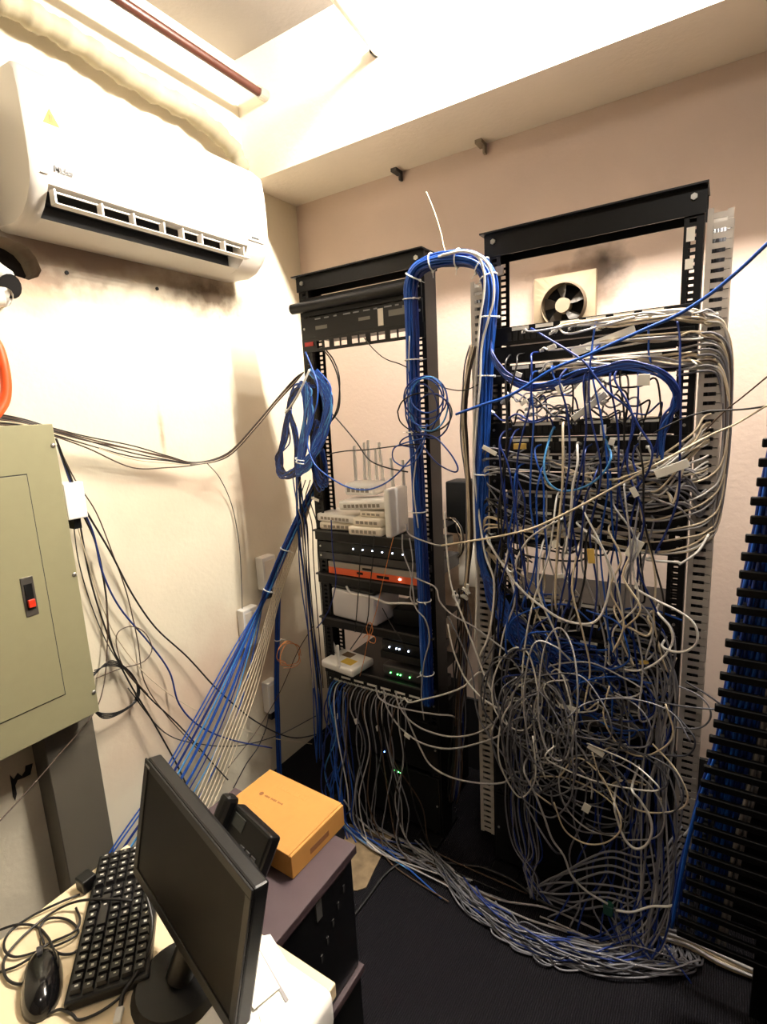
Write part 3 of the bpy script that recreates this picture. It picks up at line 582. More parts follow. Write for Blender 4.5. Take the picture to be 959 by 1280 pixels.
for k in range(26):
    x0 = .016+.010*(k % 9)+rnd(-.002, .002); y0 = 1.268+.018*(k//9)+rnd(0, .012); m = [CBLUE, CBLUE2, CBLUE2, CBLUE][k % 4] if k % 9 < 7 else CLGREY
    pts = []
    for i in range(14):
        z = .262+i*.0978; s = x0+.003*math.sin(i*1.3+k)
        if z < .70 and k % 9 < 3: s -= .022*math.sin((.70-z)/.68*math.pi)*(1-(k % 9)*.25)+.004
        pts.append((fmx(z)+s, y0+.003*math.sin(i+k*2), z))
    tube('strand', pts, .0042, m, fm, 4)
# ================================================================== DESK CORNER
DESKZ = .65
dk = thing('desk', 'cream topped desk in the bottom left corner', 'desk', (-.76, 0, 0))
CREAM = mat('cream laminate', (226, 206, 170), .45, 0, .05, 8)
bm = BM(); box(bm, (-1.052, -.75, DESKZ-.028), (-.478, .528, DESKZ), .003); obj('desk_top', bm, CREAM, dk)
for x in (-1.02, -.53):
    for y in (-.70, .48):
        bm = BM(); box(bm, (x-.02, y-.02, 0), (x+.02, y+.02, DESKZ-.0285), .002, None, 1); obj('leg', bm, DGREY, dk)
# dark stand with lower shelf
DKB = mat('dark purple brown laminate', (64, 50, 54), .5, 0, .15, 20)
sd = thing('stand', 'dark brown two tier stand beside the desk carrying the cardboard box', 'stand', (-.81, .66, 0))
bm = BM(); box(bm, (-1.0, .535, .610), (-.622, .788, .630), .001, None, 1); obj('top_board', bm, DKB, sd)
bm = BM(); box(bm, (-1.0, .535, .298), (-.622, .788, .316), .001, None, 1); obj('middle_board', bm, DKB, sd)
bm = BM(); box(bm, (-1.0, .535, .02), (-.98, .788, .2975)); obj('side_board', bm, BLACKM, sd)
bm = BM(); box(bm, (-1.0, .535, .3165), (-.98, .788, .6095)); obj('side_board', bm, BLACKM, sd)
bm = BM(); box(bm, (-.97, .54, .02), (-.630, .78, .297)); obj('lower_drawer', bm, BLACKM, sd)
bm = BM(); box(bm, (-1.0, .535, 0), (-.622, .788, .0195)); obj('base_board', bm, BLACKM, sd)
cs = thing('computer_case', 'black computer case inside the dark stand', 'computer', (-.79, .66, .317))
bm = BM(); box(bm, (-.965, .542, .3165), (-.632, .782, .600), .004); obj('case_body', bm, mat('case black', (9, 9, 11), .3), cs)
for i in range(9):
    bm = BM(); y = .575+.021*i; z = .36+.023*i; box(bm, (-.6318, y, z), (-.6305, y+.006, z+.016)); obj('vent_slot', bm, DGREY, cs)
bm = BM(); box(bm, (-.6318, .655, .555), (-.629, .672, .598)); tag(obj('metal_clip', bm, STEEL, cs), 'shiny metal clip')
# cardboard box
KR = mat('kraft cardboard', (172, 122, 56), .75, 0, .08, 40)
cb = thing('cardboard_box', 'tan cardboard box lying on the dark stand', 'box', (-.78, .74, .6305))
A = PZ(330, 961, .685); B = PZ(423, 1000, .685); C = PZ(370, 1077, .685); D = PZ(277, 1016, .685)
u = (B-A+C-D)/2; v = (A-D+B-C)/2; u.z = v.z = 0; lu = u.length; lv = v.length; u.normalize(); v = Vector((-u.y, u.x, 0)); ce = (A+B+C+D)/4
KM = frameM((ce.x, ce.y, .6308), u, v, (0, 0, 1))
bm = BM(); box(bm, (-lu/2, -lv/2, 0), (lu/2, lv/2, .052), .0012, KM, 1); obj('carton', bm, KR, cb)
bm = BM(); box(bm, (-lu/2-.0006, -lv/2-.0006, .0505), (lu/2-.006, lv/2+.0006, .0540), .0008, KM, 1); lid = obj('lid_flap', bm, KR, cb)
INK = mat('brown ink', (120, 76, 38), .8); INK2 = mat('pale brown ink', (188, 128, 62), .8)
def word(x, y, w, h, m):
    bm = BM(); k = 0; xx = x
    while xx < x+w:
        cw = rnd(.002, .0042); hh = h*rnd(.6, 1); box(bm, (xx, y-hh/2, .0541), (xx+cw*.7, y+hh/2, .0543), 0, KM); xx += cw; k += 1
        if k % 5 == 0: xx += .004
    obj('print', bm, m, lid)
word(-lu*.25, .012, .055, .006, INK); word(-lu*.34, -.024, .05, .004, INK2); word(-lu*.25, .052, .09, .014, INK2)
bm = BM(); cyl(bm, KM @ Vector((-lu*.30, .0125, .0541)), KM @ Vector((-lu*.30, .0125, .0544)), .0055, n=14); obj('print', bm, INK, lid)
bm = BM(); box(bm, (lu/2, -.03, .015), (lu/2+.0005, .03, .028), 0, KM); obj('hand_slot', bm, INK, cb)
# ---- monitor
TL = PZ(187, 963, .95); TR = PZ(321, 1103, .95); BL = PZ(163, 1094, .733); BR = PZ(292, 1279, .733)
u = ((TR-TL)+(BR-BL)).normalized(); v = ((TL-BL)+(TR-BR)).normalized(); s = (u+v).normalized(); dd = (u-v).normalized()
u = (s+dd).normalized(); v = (s-dd).normalized(); nrm = u.cross(v); ce = (TL+TR+BL+BR)/4
mw = ((TR-TL).length+(BR-BL).length)/2; mh = ((TL-BL).length+(TR-BR).length)/2; MM = frameM(ce, u, v, nrm)
mo = thing('monitor', 'black flat monitor turned away from the keyboard, screen off', 'monitor', (ce.x, ce.y, DESKZ))
bm = BM(); box(bm, (-mw/2, -mh/2, -.026), (mw/2, mh/2, -.001), .004, MM); obj('housing', bm, BLACKP, mo)
bm = BM()
for a, b in (((-mw/2, mh/2-.014), (mw/2, mh/2)), ((-mw/2, -mh/2), (mw/2, -mh/2+.018)), ((-mw/2, -mh/2+.018), (-mw/2+.014, mh/2-.014)), ((mw/2-.014, -mh/2+.018), (mw/2, mh/2-.014))): box(bm, (*a, -.0008), (*b, .003), .0008, MM, 1)
bz = obj('bezel', bm, BLACKP, mo)
bm = BM(); box(bm, (-mw/2+.0145, -mh/2+.0185, -.0008), (mw/2-.0145, mh/2-.0145, .0012), 0, MM); obj('screen', bm, mat('dark screen', (6, 5, 5), .45, spec=.12), mo)
bm = BM(); box(bm, (-mw/2+.006, mh/2-.010, .0031), (-mw/2+.022, mh/2-.006, .0034), 0, MM); obj('badge', bm, mat('silver print', (150, 150, 152), .5), bz)
bm = BM(); box(bm, (-mw*.30, -mh*.36, -.055), (mw*.36, mh*.36, -.0262), .014, MM); obj('rear_cover', bm, BLACKM, mo)
bc = Vector((ce.x-.02, ce.y-.02, DESKZ)); bm = BM(); cyl(bm, bc+Vector((0, 0, .0005)), bc+Vector((0, 0, .014)), .075, .066, 32); obj('stand_base', bm, BLACKP, mo, 'auto')
bm = BM(); cyl(bm, bc+Vector((0, 0, .014)), MM @ Vector((0, -mh*.1, -.045)), .022, .018, 16); obj('stand_neck', bm, BLACKP, mo, 'auto')
# ---- desk phone behind the monitor
ph = thing('desk_phone', 'black desk phone between the monitor and the cardboard box', 'phone', (-.72, .60, .631))
pu = Vector((.97, -.22, 0)).normalized(); pv = Vector((.12, .53, .84)).normalized(); pn = pu.cross(pv).normalized(); pv = pn.cross(pu)
PHM = frameM(PZ(298, 1068, .72)+Vector((.0, .012, 0)), pu, pv, pn)
bm = BM(); box(bm, (-.075, -.085, -.028), (.062, .055, 0), .006, PHM); obj('body', bm, BLACKP, ph)
bm = BM(); box(bm, (-.06, .02, .0003), (-.02, .045, .002), .0008, PHM, 1); obj('display', bm, mat('phone display', (40, 44, 42), .2), ph)
for r in range(4):
    for c in range(3):
        bm = BM(); box(bm, (-.01+c*.02, -.055+r*.017, .0003), (.004+c*.02, -.045+r*.017, .003), .001, PHM, 1); obj('key', bm, mat('key grey', (52, 50, 52), .4), ph)
bm = BM(); box(bm, (-.105, -.082, -.012), (-.072, .065, .022), .010, PHM); obj('handset', bm, BLACKP, ph)
ctr = [PZ(325, 1092, .66), PZ(330, 1110, .645), PZ(322, 1128, .637), PZ(313, 1135, .636), PZ(319, 1140, .637), PZ(318, 1160, .637), PZ(305, 1175, .66)]
cp = catmull(ctr, 40); tt = np.arange(len(cp)); dx = np.gradient(cp, axis=0); dx /= np.linalg.norm(dx, axis=1)[:, None]; up = np.array([0, 0, 1.0]); s1 = np.cross(dx, up); s1 /= np.linalg.norm(s1, axis=1)[:, None]+1e-9; s2 = np.cross(s1, dx)
co = cp+.0045*(np.cos(tt*1.25)[:, None]*s1+np.sin(tt*1.25)[:, None]*s2); tube('coiled_cord', co.tolist(), .0014, BLACKP, ph, raw=True, sides=5)
# ---- keyboard
kc = [PZ(124, 1068, DESKZ+.02), PZ(78, 1256, DESKZ+.02)]; ku = (kc[1]-kc[0]); klen = ku.length; ku.normalize(); kv = Vector((-ku.y, ku.x, 0))
KB = thing('keyboard', 'black keyboard with white key legends on the cream desk', 'keyboard', (-.86, .42, DESKZ)); kwid = .125
KBM = frameM((kc[0].x, kc[0].y, DESKZ+.0005), ku, kv, (0, 0, 1))
bm = BM(); box(bm, (0, 0, 0), (klen, kwid, .018), .004, KBM); obj('base', bm, BLACKP, KB)
KEYM = mat('keycap black', (22, 20, 21), .42); LEG = mat('legend white', (200, 196, 188), .6); rows = 6; rp = (kwid-.012)/rows; kp_ = .0165
kcount = 0
for r in range(rows):
    x = .008
    while x < klen-.014:
        gap = (.185 < klen-x < .195)
        w = kp_
        if r == 1 and .10 < x < .17: w = .07
        if (x < klen*.34 < x+w) : x += .008
        if x+w > klen-.004: break
        bm = BM(); y0 = .006+r*rp; pr_ = [(x+.001, y0+.001, .018), (x+w-.001, y0+.001, .018), (x+w-.001, y0+rp-.001, .018), (x+.001, y0+rp-.001, .018)]
        a = [bm.verts.new(KBM @ Vector(p)) for p in pr_]; b = [bm.verts.new(KBM @ Vector((p[0]+(.002 if i in (0, 3) else -.002), p[1]+(.002 if i < 2 else -.002), .025))) for i, p in enumerate(pr_)]
        bm.faces.new(b); bm.faces.new(a[::-1])
        for i in range(4): bm.faces.new((a[i], a[(i+1) % 4], b[(i+1) % 4], b[i]))
        key = obj('key', bm, KEYM, KB); bm = BM(); lw = rnd(.002, .0045); lx = x+w*.35; ly = y0+rp*.4; box(bm, (lx, ly, .0251), (lx+lw, ly+rnd(.003, .006), .0253), 0, KBM); obj('legend', bm, LEG, key)
        x += w; kcount += 1
cable('black keyboard lead lying across the keyboard and desk edge', [(165, 1126, DESKZ+.029, 'z'), (140, 1124, DESKZ+.031, 'z'), (100, 1126, DESKZ+.02, 'z'), (70, 1138, DESKZ+.006, 'z'), (40, 1160, DESKZ+.006, 'z'), (15, 1185, DESKZ+.006, 'z'), (4, 1205, DESKZ+.006, 'z'), (10, 1225, DESKZ+.006, 'z'), (30, 1230, DESKZ+.006, 'z'), (45, 1215, DESKZ+.006, 'z')], CBLK, .0024, name='keyboard_cable')
# ---- mouse
m0 = PZ(52, 1178, DESKZ+.015); m1 = PZ(50, 1272, DESKZ+.015); mu = (m1-m0); ml = mu.length; mu.normalize(); mv = Vector((-mu.y, mu.x, 0)); mc = (m0+m1)/2
MSM = frameM((mc.x, mc.y, DESKZ+.0005), mu, mv, (0, 0, 1)); ms = thing('mouse', 'glossy black mouse beside the keyboard', 'mouse', (mc.x, mc.y, DESKZ))
bm = BM(); bmesh.ops.create_uvsphere(bm, u_segments=24, v_segments=16, radius=1)
for vv in bm.verts:
    x, y, z = vv.co; k = 1-.12*x*x; sx = math.copysign(abs(x)**.8, x); vv.co = Vector((sx*ml*.46, y*.030*(1+.06*x), max(0, z)*.034*(1+.12*x) if z > 0 else z*.002))
bmesh.ops.transform(bm, matrix=MSM, verts=bm.verts); obj('shell', bm, mat('gloss black', (12, 12, 13), .12), ms, True)
bm = BM(); cyl(bm, MSM @ Vector((-ml*.26, -.004, .028)), MSM @ Vector((-ml*.26, .004, .028)), .009, n=16); obj('scroll_wheel', bm, DGREY, ms)
bm = BM(); box(bm, (-ml*.45, -.0006, .022), (-ml*.05, .0006, .0305), 0, MSM); obj('button_seam', bm, BLACKM, ms)
z = DESKZ+.004
for lb, pts in (('black mouse lead looping in wide circles left of the keyboard', [(55, 1180), (50, 1160), (62, 1148), (85, 1150), (98, 1165), (80, 1178), (45, 1190), (18, 1196), (5, 1185), (12, 1165), (40, 1145), (75, 1128), (100, 1118)]),
                ('black cable leaving the left frame edge in a low arc', [(-40, 1175), (-10, 1166), (20, 1156), (45, 1158), (60, 1172), (70, 1190), (90, 1192), (105, 1180)]),
                ('black cable looped under the mouse and along the keyboard front', [(60, 1268), (75, 1262), (90, 1268), (100, 1275), (130, 1262), (160, 1236), (175, 1205), (180, 1180)]),
                ('thin black cable curled at the left end of the desk', [(0, 1215), (20, 1208), (40, 1196), (60, 1180), (92, 1165), (100, 1150), (95, 1135)])):
    cable(lb, [(a, b, z+.002*i % .006, 'z') for i, (a, b) in enumerate(pts)], CBLK, .0022, name='peripheral_cable')
cable('dark video cable with grey connector between keyboard and monitor', [(182, 1115, DESKZ+.05, 'z'), (190, 1150, DESKZ+.03, 'z'), (186, 1185, DESKZ+.02, 'z'), (172, 1215, DESKZ+.02, 'z'), (155, 1240, DESKZ+.015, 'z'), (150, 1262, DESKZ+.012, 'z')], CBLK, .0036, name='video_cable', plugs=(1,))
bm = BM(); p = PZ(108, 1106, DESKZ+.01); box(bm, (p.x-.018, p.y-.012, DESKZ+.0005), (p.x+.012, p.y+.016, DESKZ+.028), .003); tag(obj('usb_charger', bm, BLACKP), 'small black charger block at the far end of the keyboard', 'charger')
# ---- white printer-like box and papers
pr = thing('white_console', 'white plastic console with rounded corner beside the monitor', 'console', (-.55, .3, DESKZ+.001))
bm = BM(); box(bm, (-.585, .10, DESKZ+.0005), (-.436, .480, DESKZ+.070), .016, None, 4); obj('shell', bm, WHITEP, pr, 'auto')
for lb, m0_, pts in (('white paper slip folded on the white console', PAPER, [(320, 1172), (338, 1168), (390, 1252), (365, 1290), (328, 1285), (318, 1245), (302, 1228)]),):
    t = thing('paper_slip', lb, 'paper', tuple(PZ(345, 1220, .7205))); bm = BM(); prism(bm, [PZ(*p, .7205) for p in pts], (0, 0, .0006)); obj('sheet', bm, m0_, t)
    bm = BM(); prism(bm, [PZ(*p, .7218) for p in [(317, 1180), (320, 1179), (361, 1250), (357, 1253)]], (0, 0, .0004)); obj('printed_line', bm, mat('grey ink', (150, 146, 146), .8), t)
bm = BM(); prism(bm, [PZ(*p, .724) for p in [(296, 1180), (322, 1184), (350, 1235), (318, 1262), (300, 1240), (290, 1230)]], (0, 0, .0006)); tag(obj('paper_slip', bm, PAPER), 'torn white paper slip under the monitor edge', 'paper')
# tan worn patch of floor
bm = BM(); prism(bm, [PZ(px, py, .001) for px, py in [(436, 1030), (452, 1036), (470, 1040), (490, 1047), (478, 1068), (468, 1088), (458, 1110), (446, 1114), (430, 1112), (425, 1070)]], (0, 0, .003))
tag(obj('floor_scrap', bm, mat('tan worn underlay', (122, 104, 78), .95, 0, .6, 34, .6)), 'tan mottled scrap of underlay on the carpet beside the stand', 'underlay')
# ================================================================== CABLE BUNDLES
def ring(parent, p, d, r, m=TIEW, tail=True):
    """nylon cable tie round a bundle"""
    q = Vector(d).to_track_quat('Z', 'Y').to_matrix().to_4x4(); M = Matrix.Translation(p) @ q; N = 20
    pts = [M @ Vector((r*math.cos(i*2*math.pi/N), r*math.sin(i*2*math.pi/N), 0)) for i in range(N+1)]
    o = tube('cable_tie', pts, .0022, m, parent, raw=True, sides=5)
    if tail:
        bm = BM(); box(bm, (-.003, -r-.006, -.003), (.003, -r+.001, .003), .0008, M, 1); box(bm, (-.0012, -r-.020, -.0006), (.0012, -r-.006, .0006), 0, M); obj('tie_head', bm, m, o)
    return o
def bundle(name, label, spine, n, r, mats, rad, ends=None, starts=None, ties=(), wob=.25, group=None, cat='cable bundle', tcount=None, tiem=TIEW):
    """tied cable bundle: every strand a part; spine = world points"""
    sp = [Vector(p) for p in spine]; t = thing(name, label, cat, (sp[0].x, sp[0].y, min(p.z for p in sp)), group)
    path = catmull(sp, 4); tan = np.gradient(path, axis=0); tan /= np.linalg.norm(tan, axis=1)[:, None]
    nn = np.zeros_like(path); a = np.array([0, 1.0, 0.01]); 
    v = a-tan[0]*a.dot(tan[0]); nn[0] = v/np.linalg.norm(v)
    for i in range(1, len(path)):
        v = nn[i-1]-tan[i]*nn[i-1].dot(tan[i]); nn[i] = v/np.linalg.norm(v)
    bb = np.cross(tan, nn)
    for k in range(n):
        ra = r*math.sqrt((k+.5)/n); th = k*2.39996; tw = rnd(-.5, .5); ph = rnd(0, 6.28); pts = []
        for i in range(len(path)):
            aa = th+tw*i/len(path)+.12*math.sin(i*.5+ph); rr_ = ra*(1+wob*.35*math.sin(i*.7+ph))
            pts.append(path[i]+rr_*(math.cos(aa)*nn[i]+math.sin(aa)*bb[i]))
        pts = [Vector(p) for p in pts]
        if starts: pts = [Vector(q) for q in starts(k)]+pts
        if ends: pts = pts+[Vector(q) for q in ends(k)]
        tube('strand', pts, rad, mats[k % len(mats)], t, 3, 5)
    for f in ties:
        i = min(len(path)-1, int(f*(len(path)-1))); ring(t, Vector(path[i]), tan[i], r*1.22, tiem)
    return t
for lb, xc, yc, tp in DUCT_FILL:
    bundle('dark_cable_bundle', lb, [(xc, yc, .10), (xc, yc, .7), (xc, yc, 1.3), (xc, yc, tp)], 12, .0165, [CBLK, CDGREY, CBLK], .0056, wob=.1)
def W3(pts, Y=None): return [PT(p) if len(p) == 4 else PY(p[0], p[1], p[2] if len(p) > 2 else Y) for p in pts]
# --- main blue trunk: up the left rack, over the arch, down the right rack, fanning out
sp = W3([(536, 880, 1.475), (532, 800, 1.472), (528, 700, 1.470), (523, 620, 1.470), (519, 540, 1.470), (516, 450, 1.470), (514, 385, 1.470), (515, 352, 1.465), (527, 333, 1.463), (556, 324, 1.462), (588, 324, 1.46), (606, 336, 1.458), (613, 362, 1.455), (611, 410, 1.455), (607, 470, 1.455), (604, 540, 1.455), (602, 610, 1.455), (601, 680, 1.455)])
def trunk_end(k):
    e = [(606+rnd(-4, 8), 720, 1.45), (622+rnd(-8, 14), 758+rnd(-6, 6), 1.44), (655+rnd(-16, 20), 795+rnd(-8, 14), 1.435), (700+rnd(-30, 50), 825+rnd(-20, 30), 1.44), (735+rnd(-40, 60), 845+rnd(-30, 60), 1.47)]
    return W3(e)
bundle('blue_cable_bundle', 'thick tied blue cable trunk arching from the left rack over to the right rack', sp, 34, .0195, [CBLUE, CBLUE2, CBLUE, CBLUE2, CBLUE], .0033, ends=trunk_end, ties=(.04, .1, .17, .24, .30, .37, .43, .50, .565, .645, .69, .75, .83, .93))
# --- white pair on the trunk
cable('white cable lying over the blue arch and down its left side', [(548, 321, 1.44), (575, 315, 1.435), (596, 320, 1.43), (605, 340, 1.43), (605, 368, 1.43), (600, 400, 1.43), (597, 440, 1.43), (594, 490, 1.435), (592, 560, 1.44), (596, 620, 1.44), (606, 690, 1.43), (618, 730, 1.42), (612, 790, 1.42), (600, 820, 1.42)], CWHITE, .0034)
cable('white cable lying over the blue arch and down its right side', [(552, 319, 1.437), (580, 314, 1.43), (604, 323, 1.425), (616, 345, 1.425), (617, 375, 1.425), (609, 405, 1.425), (602, 435, 1.43), (600, 480, 1.43), (595, 540, 1.43), (592, 600, 1.43), (594, 680, 1.43), (596, 740, 1.43), (594, 800, 1.43)], CWHITE, .0034)
cable('thin cream wire sticking up above the blue arch', [(533, 240, 1.49), (542, 262, 1.488), (551, 290, 1.485), (556, 312, 1.475), (566, 326, 1.468)], CCREAM, .0017, name='loose_wire')
cable('white cable down the left edge of the blue trunk in the left rack', [(512, 420, 1.45), (511, 470, 1.45), (513, 530, 1.45), (520, 570, 1.44), (517, 610, 1.44), (523, 660, 1.44)], CWHITE, .0022)
# --- dark cable cluster left of the trunk on the right rack
sp = W3([(592, 432, 1.485), (584, 470, 1.48), (580, 515, 1.475), (582, 560, 1.475), (586, 610, 1.475), (588, 670, 1.475), (584, 720, 1.475), (578, 770, 1.475)])
bundle('dark_cable_bundle', 'black and grey cables bowed outwards left of the blue trunk', sp, 10, .011, [CBLK, CBRN, CGREY, CBLK, CCREAM], .0024, wob=.8)
# --- plugs hanging bundle between racks
sp = W3([(578, 738, 1.45), (580, 780, 1.46), (577, 830, 1.47), (574, 880, 1.47), (572, 940, 1.475), (566, 1000, 1.48)])
bundle('dark_cable_bundle', 'dark hanging cable bunch with clear plugs between the two racks', sp, 16, .020, [CBLK, CGREY, CBLK, CBLUE2, CBRN], .0025, wob=1.2)
for i in range(9):
    p = PY(575+rnd(-8, 10), 740+rnd(-6, 14), 1.435); bm = BM(); q = Vector((rnd(-1, 1), rnd(-.5, .5), rnd(-.3, 1))).normalized().to_track_quat('Z', 'Y').to_matrix().to_4x4()
    box(bm, (-.0058, -.004, -.011), (.0058, .004, .011), .001, Matrix.Translation(p) @ q, 1); tag(obj('loose_plug', bm, CLEAR), 'clear modular plug at the top of the dark hanging bunch', 'plug', 'clear plugs between the racks')
# --- blue coil on the left post of the left rack
def coil(label, loops, m, rad, ties=(), name='cable_coil', base=None):
    P = [[PT(p) if len(p) == 4 else PY(*p) for p in lp] for lp in loops]; c = P[0][0]
    t = thing(name, label, 'cable coil', (c.x, c.y, min(p.z for l in P for p in l)))
    for i, l in enumerate(P): tube('loop', l, rad, m[i % len(m)] if isinstance(m, list) else m, t, 7, 6)
    for (px, py, Y, d, r, mm) in ties: ring(t, PY(px, py, Y), d, r, mm)
    return t
lp = []
for i in range(34):
    j = lambda s: rnd(-s, s); o_ = i*.9
    lp.append([(392+j(6), 466+j(5), 1.45), (408+j(7), 490+j(6), 1.445), (410+j(6), 520+j(8), 1.44), (398+j(6), 555+j(6), 1.435), (384+j(5), 580+j(6), 1.43), (374+j(4), 590+j(5), 1.43), (378+j(5), 560+j(6), 1.435), (386+j(6), 520+j(6), 1.44), (384+j(6), 490+j(6), 1.445), (380+j(6), 480+j(4), 1.45)])
coil('fat blue cable coil strapped to the left post of the left rack', lp, [CBLUE, CBLUE, CLBLUE, CBLUE, CBLUE2], .0031, [(375, 574, 1.43, (.3, 0, 1), .017, TIEW), (376, 578, 1.43, (.3, 0, 1), .0175, TIEW)])
lp = []
for i in range(18):
    j = lambda s: rnd(-s, s)
    lp.append([(388+j(6), 482+j(4), 1.45), (372+j(4), 483+j(4), 1.452), (363+j(4), 500+j(5), 1.455), (360+j(3), 520+j(4), 1.455), (357+j(6), 550+j(5), 1.455), (349+j(5), 575+j(6), 1.455), (352+j(6), 592+j(6), 1.455), (366+j(5), 592+j(5), 1.45), (373+j(5), 575+j(5), 1.45), (368+j(4), 540+j(5), 1.455), (362+j(3), 515+j(4), 1.455)])
coil('dark blue cable loop hanging left of the rack post', lp, [CBLUE2, CBLUE2, CBLUE, CBLK], .0027, [(361, 512, 1.455, (0, 0, 1), .012, TIEW)])
cable('white strap cable tying the dark blue loop to the rack post', [(387, 462, 1.43), (380, 478, 1.425), (371, 496, 1.425), (362, 510, 1.43), (357, 516, 1.44)], CWHITE, .004, name='strap')
lp = []
for i in range(9):
    j = lambda s: rnd(-s, s)
    lp.append([(402+j(3), 560+j(6), 1.47), (408+j(2), 590+j(5), 1.47), (404+j(5), 610+j(8), 1.47), (394+j(4), 590+j(6), 1.47), (392+j(4), 560+j(6), 1.47), (398+j(4), 530+j(6), 1.47)])
coil('dark blue cable loop behind the fat coil on the rack post', lp, [CBLUE2, CBLUE], .0026)
lp = []
for (cx, cy, rx, ry) in ((532, 497, 27, 27), (530, 503, 24, 30), (536, 505, 24, 34), (527, 512, 20, 32), (534, 494, 21, 22), (531, 516, 34, 25), (541, 520, 22, 28)):
    lp.append([(cx+rx*math.cos(a), cy+ry*math.sin(a), 1.425+.012*math.sin(a*2+cx)) for a in [i*math.pi/6+cx for i in range(13)]])
coil('round blue cable coil hung on the right post of the left rack', lp, [CBLUE2, CBLUE, CLBLUE, CBLUE2, CBLUE, CBLK, CBLUE2], .0024)
cable('dark blue cable looping right of the left rack in a long ellipse', [(520, 560, 1.42), (500, 555, 1.41), (512, 545, 1.41), (540, 545, 1.41), (560, 563, 1.41), (572, 583, 1.41), (568, 590, 1.41), (548, 580, 1.41), (532, 562, 1.415), (520, 545, 1.42)], CBLUE2, .0024)
cable('blue cable circle below the round coil of the left rack', [(530, 548, 1.42), (512, 552, 1.415), (493, 560, 1.41), (492, 575, 1.41), (506, 583, 1.41), (520, 575, 1.41), (528, 560, 1.415), (533, 540, 1.42)], CBLUE, .0022)
cable('blue cable swagging from the fat coil across the router antennas', [(382, 440, 1.45), (390, 460, 1.44), (397, 482, 1.43), (396, 505, 1.42), (388, 530, 1.42), (384, 552, 1.415), (392, 578, 1.41), (410, 595, 1.41), (435, 609, 1.41), (460, 612, 1.41), (485, 602, 1.41), (508, 580, 1.415), (526, 556, 1.42), (534, 530, 1.42)], CBLUE, .0026)
cable('black cable from the coil down to the right behind the routers', [(410, 512, 1.46), (425, 528, 1.46), (445, 552, 1.46), (462, 575, 1.46), (485, 585, 1.46), (510, 590, 1.47)], CBLK, .0024, name='power_cable')
cable('thin black cable nearly level between the rack posts', [(408, 568, 1.47), (430, 564, 1.46), (460, 562, 1.45), (500, 557, 1.44), (530, 555, 1.44)], CBLK, .002, name='power_cable')
for i in range(2): cable(['black cable arching off the top left of the left rack, outer', 'black cable arching off the top left of the left rack, inner'][i], [(405+i*3, 438, 1.49), (414+i*3, 450, 1.47), (422+i*2, 470, 1.46), (425-i, 495, 1.455), (422-i*2, 515, 1.45), (410, 530, 1.45), (395, 535, 1.45)], CBLK, .0024, name='power_cable')
cable('dark wire from the keystone panel sagging to the trunk', [(455, 422, 1.49), (463, 432, 1.48), (474, 443, 1.47), (485, 450, 1.465), (500, 455, 1.46), (514, 462, 1.46)], CBLK, .0018, name='loose_wire')
cable('dark wire from the left rack post across to the right rack', [(545, 480, 1.45), (560, 486, 1.44), (580, 488, 1.44), (600, 480, 1.43)], CBLK, .0016, name='loose_wire')
# --- blue and cream bunch falling to the lower left
def fan_end(k):
    w = (k % 8)/7.0; v_ = rnd(-3, 3); a = [(318+8*w, 768), (292+26*w+v_, 815), (256+46*w+v_, 880), (222+58*w+v_, 940), (192+62*w+v_, 990), (150+70*w+v_, 1050), (110+70*w, 1110)]
    return [PX(x, y, -1.50-.005*(k % 8)) for x, y in a]
sp = [PX(398, 598, -1.30), PX(385, 625, -1.33), PX(368, 660, -1.36), PX(352, 695, -1.40), PX(340, 725, -1.45), PX(332, 742, -1.47)]
bundle('blue_cable_bundle', 'tied blue cables falling from the coil and fanning out down the left wall', sp, 13, .013, [CBLUE, CBLUE2, CLBLUE, CBLUE], .0027, ends=fan_end, ties=(.55, .95), tiem=TIEW)
for i in range(6):
    cable('cream cable falling beside the blue bunch down the left wall', [(388+i, 612, -1.32, 'x'), (372+i*1.5, 660, -1.36, 'x'), (352+i*2, 710, -1.42, 'x'), (338+i*2, 755, -1.47, 'x'), (322+i*2.5, 810, -1.50, 'x'), (300+i*4, 865, -1.52, 'x'), (278+i*4.5, 920, -1.52, 'x'), (255+i*5, 975, -1.52, 'x'), (235+i*5, 1020, -1.5, 'x')], CCREAM, .0027, group='cream cables beside the blue bunch')
sp = [PX(348, 735, -1.53), PX(347, 800, -1.55), PX(346, 860, -1.56), PX(348, 920, -1.56), PX(350, 975, -1.55)]
bundle('blue_cable_ribbon', 'straight upright ribbon of blue cables near the wall corner', sp, 9, .010, [CBLUE, CBLUE2], .0030, ties=(.3,), wob=.1)
sp = W3([(372, 590, 1.47), (376, 650, 1.50), (382, 720, 1.52), (390, 800, 1.52), (398, 880, 1.50), (400, 950, 1.47)])
bundle('blue_cable_bundle', 'loose blue cables dropping straight down beside the left rack post', sp, 10, .018, [CBLUE2, CBLUE, CBLK, CBLUE], .0025, wob=1.0)
for i, (m, x) in enumerate(((CBLK, 378), (CBRN, 384), (CCREAM, 372), (CBLK, 390))):
    cable(['black cable slipping behind the left rack post', 'brown cable slipping behind the left rack post', 'cream cable slipping behind the left rack post', 'black cable hugging the front of the left rack post'][i], [(x+4, 600, 1.47), (x-2, 625, 1.48), (x+6, 655, 1.49), (x+8, 700, 1.5), (x+14, 780, 1.49), (x+20, 860, 1.46)], m, .002)
bm = BM(); p = PY(394, 624, 1.488); Mx = frameM(p, (.96, 0, -.28), (.28, 0, .96), (0, -1, 0)); box(bm, (-.018, -.005, -.001), (.018, .005, .001), 0, Mx); tag(obj('label_tag', bm, PAPER), 'white label strip on the left post of the left rack', 'label')
